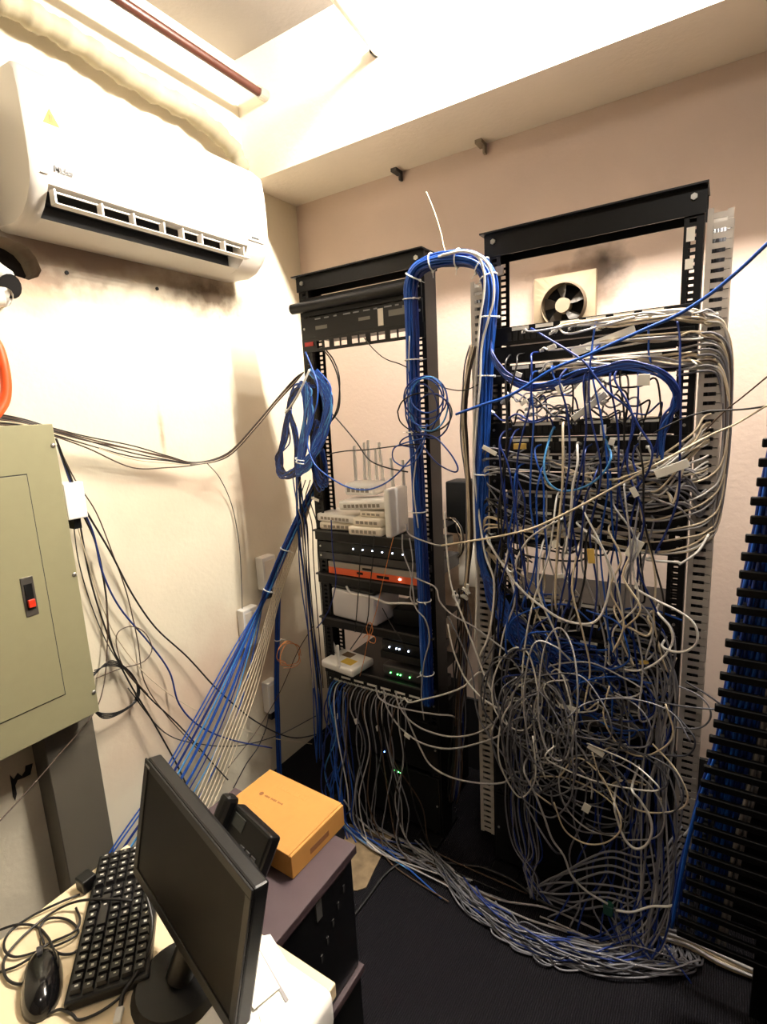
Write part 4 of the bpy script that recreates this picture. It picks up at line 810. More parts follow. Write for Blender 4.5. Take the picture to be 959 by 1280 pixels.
# --- panel to rack wires along the left wall
def lw(label, pts, m, r=.002, group=None, name='power_cable', **k): return cable(label, [(a, b, c, 'x') for a, b, c in pts], m, r, group, name, **k)
for i in range(7):
    m = [CBLK, CBRN, CBLK, CBRN, CCREAM, CBLK, CBRN][i]; d = i*1.6; s = [0, 4, 8, 2, 14, 10, 24][i]
    lw(['black', 'brown', 'black', 'brown', 'cream', 'black', 'brown'][i]+' wire swagging from the breaker panel top to the left rack', [(-10, 516+d*1.5, -1.57), (30, 524+d, -1.55), (66, 535+d, -1.54), (110, 546+d+s*.2, -1.55), (165, 557+d*.6+s*.9, -1.56), (210, 570+s*.6, -1.56), (245, 578+d*.3, -1.55), (285, 566+d*.5, -1.50), (320, 530+d*.5, -1.42), (345, 500+d*.5, -1.36), (368, 474+d*.6, -1.30), (380, 465, -1.27)], m, .0021, 'wires from the panel to the left rack', name='wire')
lw('thin black wire dropping from the swag to the outlet box', [(258, 578, -1.54), (275, 598, -1.58), (290, 632, -1.60), (299, 680, -1.602), (302, 730, -1.602), (303, 766, -1.60)], CBLK, .0016, name='wire')
K = [('black cable falling from the panel corner in the widest curve', CBLK, .0029, [(70, 548, -1.50), (84, 585, -1.52), (104, 632, -1.55), (138, 690, -1.58), (165, 742, -1.59), (195, 785, -1.59), (235, 822, -1.58), (275, 865, -1.56), (320, 902, -1.54), (365, 922, -1.5), (405, 916, -1.42)]),
 ('blue black cable falling from the panel corner', CBLUE2, .0029, [(72, 556, -1.51), (92, 612, -1.54), (116, 665, -1.57), (128, 715, -1.585), (150, 760, -1.59), (186, 803, -1.59), (212, 840, -1.585), (224, 880, -1.57), (250, 908, -1.55), (290, 925, -1.52), (340, 935, -1.48)]),
 ('black cable curving down from the panel to the phone', CBLK, .0027, [(74, 562, -1.52), (96, 626, -1.56), (120, 680, -1.58), (132, 740, -1.59), (138, 800, -1.59), (160, 850, -1.58), (190, 900, -1.56), (218, 950, -1.54), (235, 985, -1.52)]),
 ('black cable passing right of the coil below the panel', CBLK, .0025, [(100, 655, -1.57), (112, 720, -1.59), (130, 780, -1.595), (150, 828, -1.59), (185, 870, -1.58), (225, 908, -1.56), (262, 950, -1.53), (285, 975, -1.50)]),
 ('thin brown wire crossing below the panel to the left edge', CBRN, .0018, [(122, 690, -1.59), (133, 750, -1.59), (134, 810, -1.585), (129, 860, -1.56), (115, 895, -1.50), (75, 942, -1.48), (35, 988, -1.46), (0, 1026, -1.44), (-40, 1070, -1.42)]),
 ('cream wire falling from the panel adapter', CCREAM, .0018, [(95, 650, -1.56), (106, 690, -1.58), (125, 750, -1.595), (148, 800, -1.6), (190, 850, -1.595), (250, 890, -1.58), (330, 920, -1.54), (390, 930, -1.46)]),
 ('thin black wire from the adapter down to the coil', CBLK, .0016, [(92, 655, -1.56), (98, 700, -1.58), (112, 750, -1.595), (132, 800, -1.6), (155, 840, -1.6), (175, 880, -1.59)]),
 ('brown wire bowing right above the wall coil', CBRN, .0018, [(74, 560, -1.52), (94, 600, -1.55), (120, 640, -1.575), (140, 690, -1.59), (158, 740, -1.6), (172, 800, -1.6), (180, 850, -1.6), (205, 890, -1.58), (250, 940, -1.55)]),
 ('thin brown loop on the wall right of the panel', CBRN, .0017, [(120, 848, -1.58), (150, 836, -1.585), (178, 828, -1.585), (190, 812, -1.585), (182, 792, -1.585), (165, 783, -1.585), (148, 790, -1.585), (146, 808, -1.585), (156, 836, -1.585), (185, 868, -1.58)]),
 ('black wire level across the bottom of the left wall', CBLK, .0019, [(160, 860, -1.585), (205, 915, -1.56), (250, 930, -1.54), (300, 932, -1.52), (350, 918, -1.48), (395, 895, -1.38)]),
 ('dark wire rising across the bottom of the left wall to the rack', CBRN, .0017, [(285, 960, -1.52), (320, 915, -1.52), (350, 865, -1.48), (372, 815, -1.42), (392, 782, -1.32)]),
 ('black power lead from the low outlet box to the floor', CBLK, .0022, [(337, 888, -1.59), (332, 912, -1.56), (322, 935, -1.54), (308, 955, -1.52), (292, 985, -1.45)])]
for lb, m, r, pts in K: lw(lb, pts, m, r, name='wire' if r < .002 else 'power_cable')
lp = []
for i in range(4): lp.append([(118-i, 838+i*3, -1.56, 'x'), (138, 832-i*2, -1.58, 'x'), (158+i, 838, -1.585, 'x'), (171+i, 856+i, -1.585, 'x'), (168+i, 876, -1.58, 'x'), (150, 889+i, -1.57, 'x'), (130, 892+i*2, -1.56, 'x'), (114, 886, -1.55, 'x')])
coil('black wire coil poking out behind the lower right corner of the panel', lp, CBLK, .0019)
lp = [[(362+14*math.cos(a)+rnd(-3, 3), 818+15*math.sin(a)+rnd(-3, 3), -1.42, 'x') for a in [i*.62+k for i in range(11)]] for k in range(3)]
coil('small orange fibre coil on the wall corner', lp, CORG, .0012)
cable('orange fibre lead hanging from the router stack to the lower switch', [(492, 671, 1.455), (486, 695, 1.45), (478, 730, 1.445), (470, 765, 1.44), (461, 795, 1.44), (455, 825, 1.45), (450, 845, 1.46)], CORG, .0013, name='fibre_lead')
lp = [[(462, 798, 1.44), (458, 785, 1.435), (463, 778, 1.435), (466, 788, 1.435), (461, 800, 1.435), (468, 804, 1.435), (469, 797, 1.435), (460, 793, 1.435), (454, 797, 1.435)]]
coil('tiny orange fibre bow in front of the black modem', lp, CORG, .0013)
cable('fat white cable across the white modem box', [(433, 733, 1.47), (440, 742, 1.46), (460, 746, 1.455), (474, 750, 1.45), (485, 754, 1.45), (505, 754, 1.455), (522, 755, 1.46)], CWHITE, .0042)
for i, (pts, m, r) in enumerate([([(503, 668, 1.46), (504, 690, 1.455), (513, 715, 1.45), (516, 735, 1.45), (520, 760, 1.445), (532, 775, 1.44), (537, 800, 1.44), (530, 830, 1.44), (527, 870, 1.45), (530, 900, 1.46)], CLGREY, .0026),
    ([(512, 672, 1.46), (516, 700, 1.455), (515, 725, 1.45), (513, 745, 1.45), (519, 758, 1.45)], CLGREY, .0026), ([(452, 674, 1.46), (450, 700, 1.45), (448, 740, 1.44), (444, 790, 1.45)], CBLK, .002), ([(468, 668, 1.46), (466, 700, 1.45), (462, 740, 1.44), (458, 780, 1.45), (438, 812, 1.46)], CBLK, .002),
    ([(414, 650, 1.46), (416, 690, 1.46), (420, 725, 1.455), (414, 755, 1.46), (404, 775, 1.47), (396, 785, 1.48)], CBLUE2, .0022), ([(478, 760, 1.46), (490, 782, 1.46), (502, 800, 1.46), (508, 818, 1.47)], CBLK, .002), ([(508, 655, 1.45), (512, 668, 1.45), (535, 678, 1.44), (555, 682, 1.44), (590, 676, 1.43), (630, 670, 1.42)], CLGREY, .0026)]):
    cable(['grey cable winding down over the blue trunk of the left rack', 'short grey cable beside the trunk of the left rack', 'black lead in front of the orange appliance, left', 'black lead in front of the orange appliance, right', 'dark blue cable bowing beside the left post of the left rack', 'black lead between the two black modems', 'grey cable swagging from the router shelf to the right rack'][i], pts, m, r)
# --- lower switch of the left rack: cables hanging to the floor
for i in range(26):
    x = -1.225+i*.0135; z = .535; y = 1.492; m = [CGREY, CGREY, CBRN, CLGREY, CBLK][i % 5] if i > 4 else [CBLUE, CLBLUE, CWHITE, CBLUE2, CBLUE][i]
    fx_ = x+rnd(-.05, .10); fy = rnd(1.36, 1.44)
    P = [(x, y, z), (x+rnd(-.003, .003), y-.035, z-.012), (x+rnd(-.01, .01), y-.055, z-.07), (x+rnd(-.02, .03), 1.44+rnd(-.02, .02), .33), (fx_, fy+.02, .16), (fx_+rnd(0, .08), fy, .03), (fx_+rnd(.08, .22), fy-rnd(0, .06), .006+rnd(0, .012)), (fx_+rnd(.3, .45), fy-rnd(-.02, .10), .006+rnd(0, .012))]
    cable('{c} cable hanging from the lower switch of the left rack' if i > 4 else '{c} cable at the left end of the lower switch', P, m, .0024, 'cables of the lower switch' if i > 4 else 'blue cables of the lower switch', plugs=(0,), tags=((.35, .022, .010),) if i in (3, 9, 16) else (), world=True)
for i in range(12):
    x = -1.25+rnd(0, .10); P = [(x, 1.48, .50), (x+rnd(-.02, .03), 1.45, .40), (x+rnd(-.03, .05), 1.43, .25), (x+rnd(-.03, .06), 1.40, .10), (x+rnd(0, .1), 1.38, .01), (x+.15, 1.36+rnd(-.04, .04), .008)]
    bulk_or(i % 2, '{c} cable hanging in the bottom left corner of the left rack', P, [CBLUE2, CBLUE][i % 2], .0026, 'blue cables at the foot of the left rack', world=True)
SW = [('white cable swagging from the lower switch up to the right rack', CWHITE, [(506, 872, 1.47), (512, 878, 1.45), (530, 874, 1.44), (555, 868, 1.43), (580, 858, 1.43), (600, 840, 1.44)]),
 ('light grey cable with a paper tag sagging deep between the racks', CLGREY, [(480, 862, 1.47), (483, 882, 1.45), (495, 903, 1.44), (510, 918, 1.43), (530, 930, 1.42), (560, 936, 1.41), (595, 930, 1.41), (630, 915, 1.42), (650, 880, 1.43)]),
 ('light grey cable sagging between the racks above the tagged one', CLGREY, [(495, 864, 1.47), (498, 880, 1.45), (510, 898, 1.44), (530, 912, 1.43), (565, 921, 1.42), (600, 915, 1.42), (625, 895, 1.42), (645, 862, 1.43)]),
 ('light grey cable running nearly level from the lower switch', CLGREY, [(470, 858, 1.475), (474, 872, 1.46), (490, 882, 1.45), (515, 888, 1.445), (545, 893, 1.44), (565, 895, 1.45)]),
 ('grey cable drooping low in front of the left wiring duct', CLGREY, [(500, 872, 1.49), (510, 900, 1.45), (527, 938, 1.43), (540, 958, 1.42), (565, 972, 1.41), (600, 979, 1.41), (630, 978, 1.42), (645, 965, 1.44)]),
 ('grey cable from mid left rack falling to the floor cables', CGREY, [(560, 770, 1.44), (575, 800, 1.43), (590, 840, 1.42), (600, 900, 1.42), (640, 960, 1.41), (660, 1010, 1.40), (690, 1060, 1.38)]),
 ('white cable with a plug joint falling between the racks', CWHITE, [(556, 640, 1.46), (557, 665, 1.44), (560, 700, 1.43), (565, 735, 1.42), (580, 775, 1.42), (595, 815, 1.42), (608, 850, 1.42), (625, 885, 1.42), (640, 915, 1.41)]),
 ('white cable bowing from the left rack to the loops of the right rack', CWHITE, [(560, 780, 1.43), (566, 810, 1.42), (580, 845, 1.42), (600, 870, 1.41), (622, 885, 1.41)]),
 ('grey lead swagging from the trunk of the left rack to the right', CLGREY, [(519, 722, 1.45), (530, 727, 1.45), (545, 735, 1.45), (550, 752, 1.44), (565, 768, 1.43), (590, 782, 1.43), (615, 800, 1.42), (635, 815, 1.42)])]
for lb, m, pts in SW: cable(lb, W3(pts)+[PY(pts[-1][0]+14, pts[-1][1]+8, 1.50)], m, .0030, world=True, tags=((.35, .025, .012),) if 'tag sagging' in lb else (), plugs=())
lp = [[(556+rnd(-3, 3), 650, 1.80), (566+rnd(-3, 3), 648, 1.78), (574+rnd(-3, 4), 660+rnd(-4, 4), 1.76), (577+rnd(-3, 4), 685+rnd(-8, 8), 1.76), (568, 700+rnd(-8, 8), 1.78), (558, 690, 1.8)] for i in range(6)]
coil('black wires looping out of the box behind the left rack', lp, [CBLK, CBRN, CCREAM, CBLK], .0017)
# ================================================================== RIGHT RACK TANGLE
# cream runs from the top patch bays into and past the right duct
for i in range(30):
    row = [1.740, 1.735, 1.690, 1.640, 1.632][i % 5]; x = rnd(-.48, -.12); z = row+rnd(-.006, .006); s = rnd(-.014, .016); xe = rnd(-.03, .004)
    P = [(x, 1.494, z), (x+.012, 1.475, z+.004), (x+.05, 1.462+rnd(-.012, .012), z+s+rnd(-.01, .01)), ((x+xe)/2+.02, 1.46+rnd(-.015, .015), z-s*.6+rnd(-.008, .008)), (-.075, 1.468+rnd(-.012, .012), z+rnd(-.02, .01)), (-.045, 1.485, z-rnd(0, .02))]
    if i % 3 == 0:
        o_ = rnd(-.012, .004); zl = rnd(1.24, 1.42); P += [(-.012, 1.488, z-.03), (.008+o_, 1.50, z-.10), (.012+o_, 1.505, (z+zl)/2), (.006+o_, 1.50, zl), (-.02, 1.492, zl-.05)]
        P += [(-.07, 1.47, zl-.075+rnd(-.01, .01)), (-.16, 1.465, zl-.085+rnd(-.02, .02)), (rnd(-.4, -.25), 1.48, zl-.06)]
    else: P += [(-.024, 1.498, z-.012+rnd(-.01, .01))]
    cable('{c} cable from the top patch bays to the right duct', P, [CCREAM, CLGREY, CWHITE, CCREAM][i % 4], .0026, 'cream runs at the top of the right rack', plugs=(0,), world=True, tags=((.25, .02, .008),) if i % 9 == 4 else ())
for i in range(30):
    row = [1.43, 1.385, 1.42, 1.375, 1.345][i % 5]; x = rnd(-.42, -.12); z = row; ze = row+rnd(-.02, .10) if i % 2 else row-rnd(.05, .13)
    P = [(x, 1.494, z), (x+.006, 1.468, z-.006), (x+.03, 1.452, z-rnd(.02, .06)), ((x-.05)/2, 1.45+rnd(-.015, .012), z-rnd(.02, .07)), (-.075, 1.465, (z+ze)/2-.01), (-.04, 1.487, ze), (-.026, 1.499, ze+.008)]
    cable('{c} cable curving from the middle switches to the right duct', P, [CLGREY, CWHITE, CGREY, CCREAM][i % 4], .0027, 'grey runs in the middle of the right rack', plugs=(0,), world=True)
for i in range(20):       # to the left duct
    row = [1.43, 1.385, 1.28, 1.225, 1.17][i % 5]; x = rnd(-.50, -.22); z = row
    P = [(x, 1.494, z), (x-.004, 1.468, z-.006), (x-.03, 1.452, z-rnd(.01, .05)), ((x-.58)/2, 1.448+rnd(-.01, .01), z-rnd(.01, .06)), (-.565, 1.44, z-rnd(-.01, .03)), (-.585, 1.46, z-.06), (-.57, 1.45, z-.10), (-.5+rnd(-.03, .08), 1.455, z-rnd(.14, .2))]
    cable('{c} cable bowing left from the middle of the right rack', P, [CGREY, CLGREY, CBLK, CCREAM, CBLK][i % 5], .0025, 'runs to the left of the right rack', world=True)
# outer grey cables hugging the right side of the duct
for i in range(8):
    o_ = -.012+i*.0022; cable('{c} cable bowed round the outside of the right duct', [(-.10, 1.46, 1.60+i*.012), (-.03, 1.482, 1.605+i*.012), (.003+o_, 1.495, 1.565+i*.01), (.012+o_, 1.503, 1.48), (.011+o_, 1.503, 1.38), (.004+o_, 1.50, 1.27), (-.006, 1.497, 1.235-i*.004)], [CGREY, CLGREY, CBRN, CGREY][i % 4], .0026, 'cables round the outside of the right duct', world=True)
# blue swag of several cables from the trunk across the upper rack
for i in range(9):
    j = lambda s: rnd(-s, s)
    P = [(612+j(3), 425+j(10), 1.45), (618+j(4), 450+j(6), 1.435), (632+j(5), 470+j(5), 1.43), (655, 482+j(5), 1.425), (690, 482+j(6), 1.42), (730, 468+j(8), 1.42), (780, 455+j(7), 1.42), (820, 465+j(6), 1.42), (843+j(5), 485+j(6), 1.43), (845+j(6), 505+j(6), 1.44), (832+j(6), 530+j(8), 1.445), (822+j(6), 570+j(15), 1.45)]
    cable('{c} cable in the wide swag across the upper right rack', W3(P), [CBLUE, CBLUE2, CBLUE2][i % 3], .0027, 'blue swag of the right rack', world=True)
BL = [('blue cable rising from the trunk past the duct to the right frame edge', CBLUE, .0038, [(570, 518, 1.42), (600, 507, 1.41), (640, 493, 1.40), (690, 462, 1.39), (730, 446, 1.385), (765, 430, 1.38), (810, 410, 1.37), (850, 392, 1.36), (890, 366, 1.34), (925, 337, 1.30), (965, 300, 1.25), (1010, 265, 1.2)]),
 ('blue cable slanting from the top patch bay down right to the middle', CBLUE2, .003, [(665, 411, 1.47), (685, 423, 1.44), (710, 438, 1.42), (730, 452, 1.41), (745, 472, 1.41), (760, 490, 1.41), (785, 510, 1.42), (800, 535, 1.42), (815, 560, 1.42), (812, 585, 1.42), (800, 605, 1.43), (780, 625, 1.44)]),
 ('light blue cable hanging in a deep U in front of the middle switch', CLBLUE, .003, [(692, 535, 1.47), (685, 555, 1.44), (680, 580, 1.42), (684, 600, 1.41), (697, 612, 1.41), (715, 613, 1.41), (738, 605, 1.41), (755, 590, 1.415), (764, 572, 1.42), (760, 556, 1.45), (755, 545, 1.47)]),
 ('blue cable dropping straight from the top patch bay near the right post', CBLUE2, .0026, [(846, 398, 1.475), (850, 425, 1.45), (850, 470, 1.44), (851, 520, 1.44), (850, 570, 1.44), (848, 620, 1.445), (835, 660, 1.445), (820, 690, 1.44)]),
 ('short blue cable dropping between the upper patch bays', CBLUE, .0026, [(810, 400, 1.475), (811, 420, 1.46), (811, 440, 1.455), (814, 452, 1.45)]),
 ('blue cable dropping from the upper patch bay left of the fan', CBLUE, .0026, [(745, 402, 1.475), (742, 420, 1.46), (740, 445, 1.45)]),
 ('blue cable with white clip hanging under the swag', CBLUE, .0026, [(690, 458, 1.43), (692, 470, 1.425), (698, 482, 1.42), (702, 492, 1.42)]),
 ('dark wire leaving the right duct level to the frame edge', CBLK, .0022, [(820, 540, 1.44), (850, 525, 1.43), (880, 515, 1.42), (905, 513, 1.40), (935, 511, 1.36), (975, 505, 1.30)]),
 ('thin dark wire rising from the duct to the right frame edge', CBRN, .0018, [(880, 540, 1.45), (905, 515, 1.43), (930, 495, 1.40), (970, 462, 1.32)]),
 ('cream wire rising from the duct to the right frame edge', CCREAM, .002, [(770, 600, 1.42), (810, 585, 1.42), (850, 565, 1.43), (890, 543, 1.43), (920, 530, 1.40), (970, 500, 1.3)]),
 ('white cable falling straight through the middle of the right rack', CWHITE, .0036, [(722, 555, 1.44), (722, 580, 1.42), (716, 610, 1.41), (713, 650, 1.41), (708, 690, 1.41)]),
 ('cream cable falling straight beside the white one in the right rack', CCREAM, .0034, [(704, 530, 1.44), (704, 565, 1.42), (703, 610, 1.41), (699, 650, 1.41), (696, 700, 1.41), (695, 760, 1.42)]),
 ('cream cable crossing from the left rack rising to the right rack middle', CCREAM, .003, [(552, 682, 1.44), (590, 676, 1.42), (620, 671, 1.41), (660, 662, 1.40), (690, 650, 1.40), (730, 630, 1.40), (770, 608, 1.41), (800, 592, 1.42), (840, 570, 1.43), (880, 548, 1.46)]),
 ('white cable in a tall loop from the left trunk over the middle', CWHITE, .003, [(700, 650, 1.42), (680, 660, 1.41), (660, 675, 1.41), (648, 695, 1.41), (640, 715, 1.42), (625, 700, 1.42), (612, 675, 1.43)]),
 ('white cable sagging over the lower switch of the bare wall gap', CWHITE, .0034, [(608, 672, 1.43), (625, 700, 1.42), (650, 735, 1.41), (680, 760, 1.40), (705, 775, 1.40), (735, 780, 1.40), (752, 768, 1.40), (762, 735, 1.41), (762, 710, 1.42), (750, 680, 1.43), (722, 655, 1.44)]),
 ('white cable in a wide loop over the right post and duct', CWHITE, .0032, [(795, 735, 1.42), (820, 750, 1.41), (850, 765, 1.41), (868, 780, 1.41), (872, 800, 1.41), (862, 812, 1.41), (845, 815, 1.41), (828, 808, 1.42)]),
 ('white cable falling from the duct in a long arc to the lower loops', CWHITE, .0030, [(886, 668, 1.49), (872, 690, 1.46), (850, 705, 1.45), (848, 703, 1.45), (810, 700, 1.44)]),
 ('cream cable hooked beside the lower switch', CCREAM, .003, [(768, 762, 1.43), (775, 778, 1.42), (790, 786, 1.41), (808, 795, 1.41), (815, 785, 1.42), (810, 772, 1.43)]),
 ('white cable curving from the wall gap to the right post', CWHITE, .0030, [(822, 765, 1.43), (838, 785, 1.42), (840, 805, 1.42), (825, 825, 1.41), (800, 838, 1.41), (775, 835, 1.42), (760, 828, 1.43)])]
def dive(P, ends):
    P = [Vector(p) for p in P]
    if 0 in ends: P = [Vector((P[0].x-.004, 1.503, P[0].z-.006))]+P
    if 1 in ends: P = P+[Vector((P[-1].x+.004, 1.503, P[-1].z-.006))]
    return P
for lb, m, r, pts in BL:
    P = W3(pts); cable(lb, dive(P, [e for e in (0, 1) if P[-e].x > -.6 and P[-e].x < -.06]), m, r, world=True)
TG = [(840, 586, 1.42, .075, .020, .42), (805, 475, 1.415, .026, .026, 0), (793, 686, 1.415, .030, .050, -.4), (739, 695, 1.415, .018, .040, .1), (700, 486, 1.41, .018, .020, .5), (793, 615, 1.415, .014, .026, .5), (650, 558, 1.435, .036, .016, 0), (612, 563, 1.42, .045, .012, -.5), (694, 680, 1.41, .022, .020, .4), (765, 552, 1.43, .014, .018, -.3), (754, 537, 1.43, .014, .024, 0), (648, 468, 1.43, .020, .012, -.4), (655, 503, 1.43, .022, .010, .6), (690, 434, 1.45, .022, .012, .3), (712, 885, 1.40, .055, .013, 0), (712, 905, 1.405, .010, .030, 0), (745, 938, 1.40, .045, .016, -.4), (733, 1010, 1.38, .020, .028, -.3), (805, 828, 1.42, .022, .010, .3), (700, 720, 1.42, .020, .012, .2)]
for i, (px, py, Y, w, h, a) in enumerate(TG):
    Mx = frameM(PY(px, py, Y), (math.cos(a), 0, math.sin(a)), (-math.sin(a), 0, math.cos(a)), (0, -1, 0)); bm = BM(); box(bm, (-w/2, -h/2, -.0012), (w/2, h/2, .0012), .0004, Mx, 1)
    lb = ['large white blank label tag beside the right duct', 'square white tag hanging under the blue swag', 'folded white paper tag over the bare wall gap', 'yellowed upright tag over the bare wall gap', 'white clip on a blue cable left of the square tag', 'small slanted white tag under the middle switches', 'yellow printed label tag at the left of the right rack', 'white wrap tag on the blue trunk of the right rack', 'white crumpled tag in front of the brown grey switch', 'small white clip right of the light blue loop', 'upright white tag on the beige switch', 'white wrap tag near the trunk at the blue swag', 'slanted white tag left in the daylight gap', 'white tag on the cable manager plate', 'long lilac white tag in the lower tangle', 'short upright tag below the long lilac one', 'lilac white tag deep in the lower tangle', 'white paper tag hanging on a loop low in the tangle', 'yellowed tag on the loops beside the right post', 'small white tag above the blue fan-out'][i]
    tag(obj('cable_tag', bm, mat('yellow tag', (214, 178, 90), .7) if 'yellow' in lb else PAPER), lb, 'tag')
# hanging strands, front of the rack: blue and grey, top to bottom
for i in range(26):
    x = rnd(-.52, -.12); z = [1.635, 1.48, 1.435, 1.635, 1.385, 1.685][i % 6]; y = rnd(1.405, 1.45); ze = rnd(.78, 1.05); dx_ = rnd(-.08, .10); P = [(x, 1.497, z+.004), (x+rnd(-.006, .006), y+.025, z-.004), (x+rnd(-.01, .01), y, z-.035)]
    n_ = 5
    for k in range(1, n_+1): P.append((x+dx_*k/n_+rnd(-.018, .018), y+rnd(-.008, .008), z+(ze-z)*k/n_))
    P.append((x+dx_+rnd(-.03, .03), 1.48, ze-.03)); bulk_or(i % 3 == 2, '{c} cable dangling down the front of the right rack', P, [CBLUE2, CBLUE2, CBLUE, CBLK][i % 4], .0026, 'blue strands dangling in the right rack', world=True)
for i in range(14):
    x = rnd(-.55, -.46); P = [(x, 1.488, 1.30), (x+rnd(-.01, .01), 1.47, 1.24), (x+rnd(-.012, .02), 1.465, 1.12), (x+rnd(-.015, .03), 1.46, 1.0), (x+rnd(-.01, .04), 1.47, .93)]
    bulk_or(i % 2, '{c} cable hanging straight at the left side of the right rack', P, [CBLUE2, CBLK, CGREY][i % 3], .0024, 'strands at the left of the right rack', world=True)
for i in range(24):
    x = rnd(-.50, -.10); z = rnd(1.16, 1.36); y = rnd(1.40, 1.45); ze = rnd(.60, .95); dx_ = rnd(-.12, .12); P = [(x, 1.49, z), (x+rnd(-.01, .01), y+.02, z-.015)]
    for k in range(1, 5): P.append((x+dx_*k/4+rnd(-.028, .028), y+rnd(-.012, .012), z+(ze-z)*k/4))
    P.append((x+dx_+rnd(-.05, .05), 1.475, ze+rnd(-.03, .03))); cable('{c} cable wandering down across the bare wall gap', P, [CLGREY, CWHITE, CGREY, CCREAM][i % 4], .0026, 'grey strands over the bare wall gap', world=True, plugs=(0,) if i % 2 else ())
# lower tangle of loops
def loop3(cx, cz, rx, rz, y, n=9, turns=1.2, ph=0, dr=.02):
    P = []
    for k in range(int(n*turns)+1):
        a = ph+k*2*math.pi/n; P.append((cx+rx*math.cos(a)*(1+rnd(-.15, .15)), y+.012*math.sin(a*1.7)+rnd(-.006, .006), cz+rz*math.sin(a)*(1+rnd(-.12, .12))))
    return P
for i in range(34):
    cx = rnd(-.52, -.34); cz = rnd(.52, .78); P = loop3(cx, cz, rnd(.05, .10), rnd(.10, .20), rnd(1.375, 1.46), 9, rnd(.7, 1.4), rnd(0, 6.28))
    bulk_or(i % 2, '{c} cable in the tall lower left loops of the right rack', P, [CLGREY, CGREY, CDGREY, CGREY, CWHITE][i % 5], .0025, 'tall grey loops of the right rack', world=True)
for i in range(46):
    cx = rnd(-.34, -.10); cz = rnd(.40, .86); P = loop3(cx, cz, rnd(.07, .15), rnd(.04, .13), rnd(1.38, 1.47), 9, rnd(.45, 1.1), rnd(0, 6.28))
    bulk_or(i % 2, '{c} cable looping in the lower right tangle', P, [CGREY, CLGREY, CDGREY, CWHITE, CDGREY, CCREAM, CGREY][i % 7], .0024, 'grey loops of the lower tangle', world=True, tags=((.4, .02, .01),) if i % 12 == 3 else ())
for i in range(32):
    cx = rnd(-.48, -.14); cz = rnd(.55, .92); P = loop3(cx, cz, rnd(.05, .13), rnd(.04, .11), rnd(1.41, 1.48), 9, rnd(.4, .9), rnd(0, 6.28))
    bulk_or(i % 2, '{c} cable curled in the lower tangle of the right rack', P, [CBLUE2, CBLUE, CBLUE2][i % 3], .0026, 'blue curls of the lower tangle', world=True)
for i in range(18):        # along the right post down to the floor
    x = rnd(-.14, -.07); z = rnd(.75, 1.0); P = [(x-rnd(.05, .2), 1.47, z+rnd(-.03, .03)), (x-.03, 1.44, z+.01), (x+.01, 1.43, z-.08), (x+rnd(-.02, .03), 1.43, z-.25), (x+rnd(-.03, .04), 1.42, z-.42), (x+rnd(-.04, .04), 1.41, .18), (x-rnd(0, .1), 1.38, .03), (x-rnd(.1, .3), 1.34+rnd(-.05, .05), .012)]
    bulk_or(i % 2, '{c} cable falling along the right post to the floor', P, [CGREY, CLGREY, CGREY, CBLUE2][i % 4], .0027, 'grey falls along the right post', world=True)
for i in range(16):
    x = -.515+i*.006+rnd(-.004, .004); P = [(x, 1.485, .60), (x, 1.455, .56), (x+rnd(-.006, .006), 1.45, .42), (x+rnd(-.01, .012), 1.45, .28), (x+.02, 1.44, .16), (-.44+rnd(-.02, .03), 1.42, .10), (-.40+rnd(-.03, .05), 1.40, .03)]
    bulk_or(i % 2, '{c} cable in the straight hanging skein beside the left duct', P, [CGREY, CBLK, CGREY, CBLUE2][i % 4], .0024, 'hanging skein beside the left duct', world=True)
for i in range(18):
    x = rnd(-.30, -.08); P = [(x, 1.47, rnd(.45, .6)), (x+rnd(-.03, .03), 1.43, .36), (x+rnd(-.05, .05), 1.42, .22), (x+rnd(-.06, .06), 1.40, .10), (x+rnd(-.1, .1), 1.37, .02)]
    bulk_or(i % 2, '{c} cable hanging low before the bottom unit of the right rack', P, [CBLUE2, CBLUE2, CGREY][i % 3], .0026, 'low blue falls of the right rack', world=True)
# fans of grey cable entering the foot of the right duct
for i in range(8):
    z = .14+i*.027; cable('grey cable bent round the foot of the right duct', [(-.42+rnd(-.04, .04), 1.42, .02+rnd(0, .03)), (-.32+rnd(-.03, .03), 1.40, z*.5+rnd(-.02, .02)), (-.21, 1.405, z-.03+rnd(-.01, .01)), (-.13, 1.415, z-.025), (-.08, 1.435, z-.005), (-.052, 1.47, z+.03), (-.034, 1.50, z+.05)], CGREY, .0034, 'cables at the foot of the right duct', world=True)
# clutter in the gap between the upper patch bays and the beige switch
for i in range(26):
    x = rnd(-.50, -.14); z = rnd(1.505, 1.60); w = rnd(.05, .16); a = rnd(-.5, .5); y = rnd(1.44, 1.50)
    P = [(x-w/2, y+.02, z-a*w/2), (x-w/4, y+rnd(-.01, .01), z-a*w/4+rnd(-.02, .02)), (x, y-.01, z+rnd(-.02, .02)), (x+w/4, y+rnd(-.01, .01), z+a*w/4+rnd(-.02, .02)), (x+w/2, y+.02, z+a*w/2), (x+w/2+rnd(-.02, .02), 1.50, 1.475)]
    cable('short {c} stray cable in the gap above the beige switch', P, [CBLK, CLGREY, CGREY, CBLK, CBLUE2][i % 5], .0025, 'stray cables in the upper gap', plugs=(0,), world=True)
